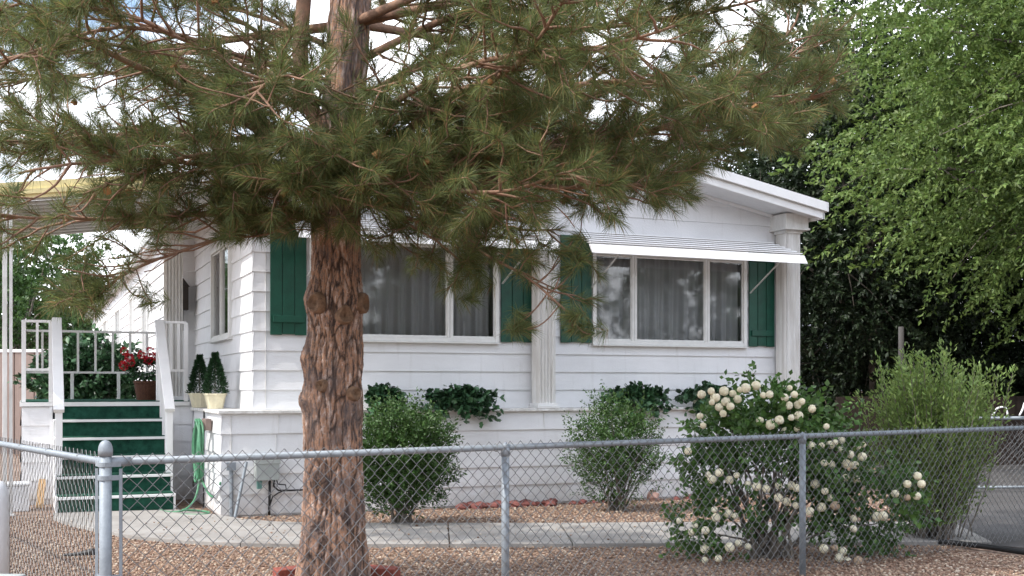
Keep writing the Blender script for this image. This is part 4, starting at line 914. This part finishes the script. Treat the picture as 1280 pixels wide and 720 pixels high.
fl = [(877,493),(889,489),(894,497),(890,503),(899,509),(904,517),(907,502),(905,489),(913,508),(916,492),(922,499),(932,485),(925,487),(945,482),(954,494),(962,493),(987,485),(981,497),(986,507),(993,493),(997,506),(1002,502),(998,520),(989,522),(950,526),(963,531),(974,525),(996,536),(982,539),(875,520),(879,532),(1015,511),(1033,533),(1014,557),(1027,557),(1038,556),(1044,553),(1052,550),(1063,568),(1051,562),(1072,558),(1079,556),(1078,571),(1068,581),(1058,580),(1030,579),(1038,581),(1057,597),(1070,599),(973,607),(989,607),(996,610),(973,622),(983,627),(995,632),(1012,639),(1019,605),(1031,614),(1037,622),(1027,634),(1044,632),(1067,648),(1067,661),(1119,617),(1134,622),(1146,620),(1134,605),(1152,605),(1147,595),(1096,646),(1104,645),(1030,686),(1044,685),(1053,689),(1049,697),(1059,702),(1073,701),(849,651),(869,657),(882,663),(864,665),(893,637),(895,647),(910,642),(919,645),(912,684),(923,679),(935,683),(898,698),(881,700),(881,686),(885,593),(899,591),(890,599),(912,600),(921,594),(935,605),(946,608),(958,611),(860,564)]
def ball_mesh(name, mt, sd_):
    r = np.random.default_rng(sd_); n_ = 150; i = np.arange(n_)+.5; ph = np.arccos(1-2*i/n_); th = math.pi*(1+5**.5)*i
    Dn = np.stack([np.cos(th)*np.sin(ph), np.sin(th)*np.sin(ph), np.cos(ph)], 1); mb = MB()
    # core
    mb.lathe([(.001, -.027), (.018, -.020), (.026, 0), (.018, .020), (.001, .027)], 10)
    for d in Dn:
        if r.random() < .12: continue
        a = unit(np.cross(d, r.normal(0, 1, 3))); b = np.cross(d, a); c = d*(.029+.005*r.random()); s = .0078
        vs = [c+d*.002] + [c+(a*math.cos(q)+b*math.sin(q))*s+d*r.uniform(-.002, .002) for q in np.arange(5)*1.2566]
        mb.add(vs, [(0, k+1, (k+1) % 5+1) for k in range(5)])
    me = bpy.data.meshes.new(name); me.from_pydata(np.concatenate(mb.v).tolist(), [], mb.f); me.update(); me.materials.append(MATS[mt]); return me
bm1 = [ball_mesh('flower', 'petal', s) for s in (1, 2, 3)]; bm2 = ball_mesh('flower', 'petal_old', 4)
for k, (px, py) in enumerate(fl[:100]):
    Y = VY - .50 + .22*RNG.random() + (.0 if px < 1050 else .15); old = (py > 600 and px > 1020 and k % 4 == 0)
    o = bpy.data.objects.new('flower', bm2 if old else bm1[k % 3]); C.collection.objects.link(o); o.parent = vib
    o.location = pt(px, py, Y)-vb; s = .62+.46*RNG.random(); o.scale = (s, s, s*.95); o.rotation_euler = RNG.random(3)*6
# ivy pots on the ledge
def pot_mesh(w, d, h, mt, parent, rim=True):
    m = MB(); b = .72
    m.add([(-w*b/2, -d*b/2, 0), (w*b/2, -d*b/2, 0), (w*b/2, d*b/2, 0), (-w*b/2, d*b/2, 0), (-w/2, -d/2, h), (w/2, -d/2, h), (w/2, d/2, h), (-w/2, d/2, h)], [(0,3,2,1),(0,1,5,4),(1,2,6,5),(2,3,7,6),(3,0,4,7),(4,5,6,7)])
    m.box((-w/2-.008, -d/2-.008, h-.018), (w/2+.008, d/2+.008, h+.006)); return m.build('pot', mt, parent, bevel=.006)
def ivy(pl, pr, label, seed, potw, hang=.12, top=.24):
    v = .085; u = (U(pl, v)+U(pr, v))/2; half = (U(pr, v)-U(pl, v))/2; root = empty('ivy_planter', H(u, v, LZ), TH, label, 'potted plant', 'ivy planters on the ledge')
    pot_mesh(potw, .13, .10, 'pot_cream', root)
    r = np.random.default_rng(seed); K = 150; LPp = []; LDd = []; m = MB()
    for k in range(64):
        a = r.uniform(-1, 1); e = np.array((a*half*.93, -.05-.10*r.random()+.08*r.random(), .08+top*.75*(1-a*a*.6)*r.random())); 
        if r.random() < .30: e[2] = .02-hang*r.random(); e[1] = -.15-.05*r.random()
        st = np.array((r.uniform(-.4, .4)*potw, 0, .09)); mid = (st+e)/2+np.array((0, -.02, .07)); q = interp_poly(np.array([st, mid, e]), 8); m.tube(q, .0025, 4, False)
        for t in range(2, 8):
            for _ in range(2): LPp.append(q[t]+r.normal(0, .012, 3)); LDd.append(np.array((r.normal(0, .7), -.5+r.normal(0, .4), r.normal(-.1, .5))))
    LPp = np.array(LPp); LPp[:, 1] = np.minimum(LPp[:, 1], .10)
    m.build('stems', 'leaf_ivy', root); leaves('foliage', LPp, np.array(LDd), .066, 'leaf_ivy', root, shape='ivy')
ivy(449, 507, 'ivy planter on the ledge nearest the pine trunk', 51, .30)
ivy(518, 623, 'wide ivy planter trailing over the ledge left of the middle column', 52, .46, .16)
ivy(745, 838, 'ivy planter on the ledge above the looser green shrub', 53, .42, .17)
ivy(840, 924, 'ivy planter at the right end of the ledge by the snowball bush', 54, .34, .10, .26)
# little cone shrubs in pots on the side ledge
def topiary(u, v, label, s=1.0):
    root = empty('cone_shrub', H(u, v, LZ), TH, label, 'potted plant', 'cone shrubs in cream pots')
    m = MB(); k = 4; w = .115*s
    m.lathe([(.085*s, 0), (.118*s, .145*s), (.128*s, .147*s), (.128*s, .165*s), (.10*s, .165*s)], 8); m.build('pot', 'pot_cream', root)
    LPp = []; LDd = []; r = np.random.default_rng(int(v*100)); m = MB(); m.tube([(0, 0, .1*s), (.0, 0, .60*s)], .006, 5); m.build('stem', 'bark_grey', root)
    for i in range(4200):
        t = r.random()**.8; rad = .155*s*((1-t)**.8)*(.92+.08*math.sin(t*30+r.random()*3)); a = r.random()*6.283; q = rad*(.55+.45*r.random())
        if t > .86: q = .018*r.random()
        LPp.append((q*math.cos(a), q*math.sin(a), (.16+.44*t)*s)); LDd.append((math.cos(a), math.sin(a), .5+r.normal(0, .4)))
    leaves('foliage', np.array(LPp), np.array(LDd), .030, 'leaf_topiary', root, aspect=.4)
topiary(.10, 1.05, 'small cone shrub in a cream pot at the front of the side ledge', 1.0)
topiary(.05, 1.90, 'small cone shrub in a cream pot nearer the porch railing', 1.0)
# red geranium
gx, gv = -.42, 3.1; gr = empty('geranium_pot', H(gx, gv, DZ+.008), TH, 'red geranium in a brown wicker pot on the green porch carpet', 'potted plant')
m = MB(); m.lathe([(.12, 0), (.14, .10), (.155, .20), (.163, .205), (.163, .235), (.14, .235)], 24); m.build('pot', 'pot_wicker', gr)
LPp = []; LDd = []; r = np.random.default_rng(5)
for k in range(900): d = unit(r.normal(0, 1, 3)); LPp.append(d*np.array((.25, .2, .13))*(.6+.4*r.random())+np.array((0, 0, .37))); LDd.append(d)
leaves('foliage', np.array(LPp), np.array(LDd), .04, 'leaf_ivy', gr, aspect=.9)
for k in range(20):
    c = np.array((r.uniform(-.30, .27), r.uniform(-.22, .05), .38+.22*r.random())); pts_ = c+unit(r.normal(0, 1, (60, 3)))*.034; leaves('blossom', pts_, pts_-c, .024, 'red_petal', gr, aspect=1.0)
# dark leafy shrub behind the railing
p0 = H(-1.0, 5.7); bush('laurel_bush', (p0[0], p0[1], 0), (p0[0], p0[1], 1.30), (.68, .5, .66), 620, 13, .10, 'leaf_ivy', 'large dark glossy bush growing behind the porch railing', seed=61, slen=.2, stems=14, shell=.25, aspect=.6)
# ------------------------------------------------------------------ garden hose
hz = empty('garden_hose', H(-.06, .66, 0), TH, 'coiled green garden hose hanging on the side skirt by the steps', 'hose')
m = MB(); r = np.random.default_rng(3)
for k in range(9):
    w = .13+.015*r.normal()+.012*k; zb_ = .30+.05*r.random(); tz = LZ-.12+.02*r.random(); off = -.03-.012*(k % 3)
    a = np.linspace(0, 2*math.pi, 30); m.tube(np.stack([np.full(30, off)+.015*np.sin(a*2+k)-.03, w*np.sin(a), (tz+zb_)/2+(tz-zb_)/2*np.cos(a)], 1), .0115, 7, False)
m.tube(interp_poly(np.array([(-.06, -.08, .40), (-.12, -.2, .15), (-.25, -.35, .05), (-.4, -.2, .03), (-.45, .1, .03)]), 24), .0115, 7)
m.tube(interp_poly(np.array([(-.05, -.05, .35), (.0, -.35, .18), (.03, -.62, .22), (.05, -.7, .36)]), 24), .0115, 7)
m.tube(interp_poly(np.array([(-.3, -.45, .03), (-.12, -.6, .03), (.0, -.5, .04), (-.1, -.35, .05), (-.28, -.4, .07)]), 24), .0115, 7)
m.build('hose', 'hose_green', hz, smooth=True)
m = MB(); m.tube([(.02, -.60, .20), (.055, -.69, .33)], .020, 8); m.build('nozzle', 'white_plastic', hz, smooth=True)

# ------------------------------------------------------------------ small things left
bk = empty('white_box', tuple(H(-1.93, 1.55)), TH, 'white box standing on the gravel at the foot of the porch skirt', 'box')
m = MB(); m.box((-.17, -.15, 0), (.17, .15, .27)); m.build('tub', 'white_plastic', bk, bevel=.012); m = MB(); m.box((-.18, -.16, .272), (.18, .16, .30)); m.build('lid', 'white_plastic', bk, bevel=.008)
o = MB(); o.beam((0, 0, 0), (.03, .14, .30), .07, .025); lb = o.build('wood_board', 'board_pine', None); lb.location = H(-1.66, 1.72); lb.rotation_euler = (0, 0, TH); tag(lb, 'short tan board leaning on the porch beside the bottom steps', 'board')
o = MB(); o.tube([(-.13, 0, .035), (-.08, .0, .04), (-.02, .005, .045), (.05, .01, .055), (.09, .012, .062), (.12, .01, .05)], [.008, .013, .014, .022, .028, .015], 8); bs = o.build('black_nozzle', 'black_rubber', None, smooth=True); bs.location = (*pp(101, 700), 0); tag(bs, 'short black rubber piece lying on the gravel by the corner post', 'debris')
# items cut by the left edge
q = pt(0, 655, 6.6); e = empty('utility_pedestal', (-3.06, 6.72, 0), 0, 'pale grey rounded utility pedestal at the left picture edge', 'utility box')
m = MB(); m.lathe([(.09, 0), (.09, .64), (.085, .70), (.06, .745), (.02, .76)], 20); m.build('housing', 'white_plastic', e, smooth=True)
q = pp(0, 760); e = empty('utility_cover', (-2.66, 5.75, 0), 0, 'low grey-green utility box at the bottom left picture corner', 'utility box')
m = MB(); m.box((-.16, -.14, 0), (.14, .14, .30)); m.build('housing', 'grey_box', e, bevel=.012); m = MB(); m.box((-.17, -.15, .302), (.15, .15, .34)); m.build('lid', 'grey_box', e, bevel=.01)
# rocks
def rock(x, y, s, mt, label, group=None, sq=.7, seed=0):
    r = np.random.default_rng(seed); mb = MB(); k, n_ = 10, 7; vs = []
    for i in range(n_):
        ph = math.pi*(i+.0)/(n_-1)
        for j in range(k): a = 2*math.pi*j/k; rr = s*(1+.22*r.normal()*.8)*max(.02, math.sin(ph)); vs.append((rr*math.cos(a), rr*.8*math.sin(a), s*sq*math.cos(ph)*(1+.1*r.normal())))
    mb.add(vs, [(i*k+j, (i+1)*k+j, (i+1)*k+(j+1) % k, i*k+(j+1) % k) for i in range(n_-1) for j in range(k)]); o = mb.build('rock', mt, None); o.location = (x, y, s*sq*.5); tag(o, label, 'rock', group); return o
rr_ = np.random.default_rng(9); lab = 'dark red lava rock in the edging row along the skirt'
x = 572
while x < 700:
    if x < 690: u = U(x, -.12); p_ = H(u, -.16+.06*rr_.normal()); rock(p_[0], p_[1], .045+.03*rr_.random(), 'rock_red', lab, 'lava rocks along the skirt', seed=int(x))
    x += rr_.uniform(5, 9)
for x in (712, 724, 738, 752, 840, 858): u = U(x, -.12); p_ = H(u, -.2); rock(p_[0], p_[1], .04+.02*rr_.random(), 'rock_red', lab, 'lava rocks along the skirt', seed=int(x))
p_ = H(U(812, -.1), -.18); rock(p_[0], p_[1], .075, 'rock_pink', 'pale pink rock standing against the skirt right of the looser shrub', sq=1.1, seed=77)
for i, (x, y, a, lb_) in enumerate(((-1.50, 7.80, .6, 'red edging brick at the left foot of the pine trunk'), (-1.18, 7.08, 0, 'red edging brick directly in front of the pine trunk'), (-.90, 7.82, -.35, 'red edging brick at the right foot of the pine trunk'))):
    m = MB(); m.box((-.13, -.05, 0), (.13, .05, .075)); o = m.build('edging_brick', 'brick_red', None, bevel=.008); o.location = (x, y, 0); o.rotation_euler = (.08, 0, a); tag(o, lb_, 'brick', 'bricks around the pine')
K = 2600; a = RNG.random(K)*6.283; rad = .3+2.6*RNG.random(K)**.8; cxn = -1.18+rad*np.cos(a)*1.2; cyn = 8.0+rad*np.sin(a); px_ = 640+F*cxn/cyn; py_ = HY+EYE*F/cyn
th = RNG.random(K)*6.283; dn = np.stack([np.cos(th), np.sin(th), np.zeros(K)], 1); pn = np.stack([-np.sin(th), np.cos(th), np.zeros(K)], 1); onp = (py_ > 655) & (py_ < 686)
c_ = np.stack([cxn, cyn, np.where(onp, .039, .022)], 1); hl = (.03+.035*RNG.random(K))[:, None]
V = np.stack([c_-dn*hl-pn*.0013, c_-dn*hl+pn*.0013, c_+dn*hl+pn*.0013+np.array((0, 0, .004)), c_+dn*hl-pn*.0013+np.array((0, 0, .004))], 1).reshape(-1, 3)
tag(fastmesh('needle_litter', V, (np.arange(K)*4)[:, None]+np.arange(4)[None], mat('dry_needle', (.26, .15, .075), .8)), 'dry brown pine needles fallen on gravel and path', 'needle litter', kind='stuff')
# pipe on the ground at right
m = MB(); m.tube(interp_poly(np.array([(3.5, 9.35, .04), (3.72, 9.15, .04), (3.95, 8.74, .035), (4.3, 8.2, .035)]), 14), .022, 8); tag(m.build('black_pipe', 'black_rubber', None, smooth=True), 'black pipe lying along the fence foot at the right edge', 'pipe')
# driveway gate with scrolls at the far right
gt = empty('driveway_gate', (5.6, 14.0, 0), 0, 'low chain-link driveway gate with white scroll ornaments at the right', 'gate')
m = MB(); m.tube([(0, 0, .93), (3.2, .2, .93)], .022, 8); m.tube([(0, 0, 0), (0, 0, .93)], .022, 8); m.tube([(0, 0, .08), (3.2, .2, .08)], .018, 8); m.tube([(3.2, .2, 0), (3.2, .2, .93)], .022, 8); m.build('gate_frame', 'galv', gt, smooth=True)
m = MB()
for k in range(2):
    x = .34+k*.33; m.tube(interp_poly(np.array([(x-.04, 0, .96), (x, 0, 1.03), (x+.03, 0, 1.14-.08*(k == 0)), (x+.10, 0, 1.15-.08*(k == 0)), (x+.13, 0, 1.05), (x+.15, 0, .96)]), 16), .012, 6)
m.build('scroll', 'trim', gt, smooth=True)
m = MB()
for k in range(44): s = k*.072; m.tube([(s, 0, .1), (min(s+.8, 3.2), .03, .9)], .002, 3, False); m.tube([(s, 0, .9), (min(s+.8, 3.2), .03, .1)], .002, 3, False)
m.build('wire_mesh', 'wire', gt)
e = empty('green_box', (7.05, 15.2, 0), 0, 'small green box on a post behind the driveway gate', 'box'); m = MB(); m.box((-.13, -.13, .80), (.13, .13, 1.10)); m.build('body', 'green_bin', e, bevel=.02); m = MB(); m.box((-.03, -.03, 0), (.03, .03, .798)); m.build('post', 'galv', e)
# dark board fence and pole behind the house at right
bf = empty('board_fence', (5.4, 19.0, 0), 0, 'dark brown board fence in the shade right of the house', 'fence'); m = MB()
for k in range(24): m.box((k*.15+.004, 0, 0), (k*.15+.146, .02, 1.15+.02*RNG.random())); 
m.build('boards', 'wood_dark', bf); m = MB(); m.box((0, .022, .4), (3.6, .06, .5)); m.box((0, .022, 1.0), (3.6, .06, 1.1)); m.build('rail', 'wood_dark', bf)
m = MB(); m.tube([(6.35, 18.6, 0), (6.35, 18.6, 2.3)], .045, 10); tag(m.build('pole', 'asphalt', None, smooth=True), 'grey metal pole standing in the shade under the trees', 'pole')
# ------------------------------------------------------------------ far left background
sh = empty('wooden_fence', (-10.6, 22.5, 0), R(-8), 'tan vertical board fence seen past the porch at far left', 'fence')
m = MB()
for k in range(7): m.box((k*.42+.01, 0, 0), (k*.42+.40, .05, 2.0))
m.build('boards', 'wood_tan', sh); m = MB(); m.box((0, -.02, 2.003), (2.95, .09, 2.06)); m.build('cap_rail', 'trim', sh)
sb = empty('shed', (-11.5, 31, 0), R(-6), 'small white shed with a pale gable roof behind the tan fence', 'shed')
m = MB(); m.box((0, 0, 0), (5.5, 3, 2.35)); m.build('wall', 'siding', sb); m = MB(); m.add([(-.3, -.3, 2.353), (5.8, -.3, 2.353), (5.8, 3.3, 2.353), (-.3, 3.3, 2.353), (2.75, -.3, 3.25), (2.75, 3.3, 3.25)], [(0,1,4),(2,3,5),(0,4,5,3),(1,2,5,4),(0,3,2,1)]); m.build('roof', 'roof_sheet', sb)
m = MB(); m.box((2.3, -.06, .2), (3.6, -.01, 2.0)); m.build('door', 'soffit', sb); m = MB(); m.box((1.2, -.5, 1.75), (3.9, -.1, 1.9)); m.build('yellow_board', 'yellow', sb)
# white parked car far off
cr_ = empty('parked_car', (-15.3, 36, 0), R(12), 'white car parked far behind the tan fence at left', 'car')
m = MB()
prof = [(-2.2,.35),(2.2,.35),(2.25,.8),(1.3,.95),(.7,1.45),(-1.1,1.5),(-1.9,1.0),(-2.2,.9)]; k = len(prof)
m.add([(x, -.85, z) for x, z in prof]+[(x, .85, z) for x, z in prof], [tuple(range(k)), tuple(range(k, 2*k))[::-1]]+[((i+1) % k, i, i+k, (i+1) % k+k) for i in range(k)]); m.build('body', 'car_paint', cr_, bevel=.06)
m = MB(); m.add([(1.1,-.87,1.0),(.65,-.87,1.38),(-1.05,-.87,1.42),(-1.65,-.87,1.0)], [(0,1,2,3)]); m.build('window', 'car_glass', cr_)
for x in (-1.4, 1.4):
    for y in (-.86, .72): m = MB(); m.tube([(x, y, .32), (x, y+.14, .32)], .32, 20); m.build('wheel', 'black_rubber', cr_)
tree('yard_tree', (-17.5, 40, 0), 2, (-17.5, 40, 3.6), (3.6, 3, 3.2), 1500, 22, .17, 'leaf_shrub', 'round green tree beyond the parked car at far left', seed=71, tr=.2, slen=.6)
tree('yard_tree', (-24.5, 52, 0), 2, (-22.8, 50, 4.2), (4.4, 3, 3.6), 1500, 22, .2, 'leaf_dark', 'darker green tree behind the porch post at far left', seed=72, tr=.2, slen=.7)
tree('yard_tree', (-17.5, 56, 0), 2, (-18.2, 56, 3.4), (3.6, 3, 2.6), 1300, 22, .2, 'leaf_olive', 'lower pale tree near the far end of the long white wall', seed=73, tr=.2, slen=.7)
# trees and street the windows mirror (behind the viewer)
for i, (x, y, z, r_, lb_) in enumerate(((12, -12, 4.2, 3.6, 'leafy street tree across the road, nearest to the road'), (18, -7, 4.0, 3.2, 'leafy street tree across the road in line with the windows'), (25, -1, 4.6, 3.8, 'leafy street tree across the road, farthest to the right'), (4, -16, 5.0, 4.2, 'leafy street tree across the road behind the viewer'), (26, -12, 5.4, 4.4, 'tall street tree standing farthest back across the road'))):
    tree('street_tree', (x, y, 0), 2.4, (x, y, z), (r_, r_*.8, z*.78), 900, 16, .26, 'leaf_dark', lb_, seed=80+i, tr=.25, slen=.8)
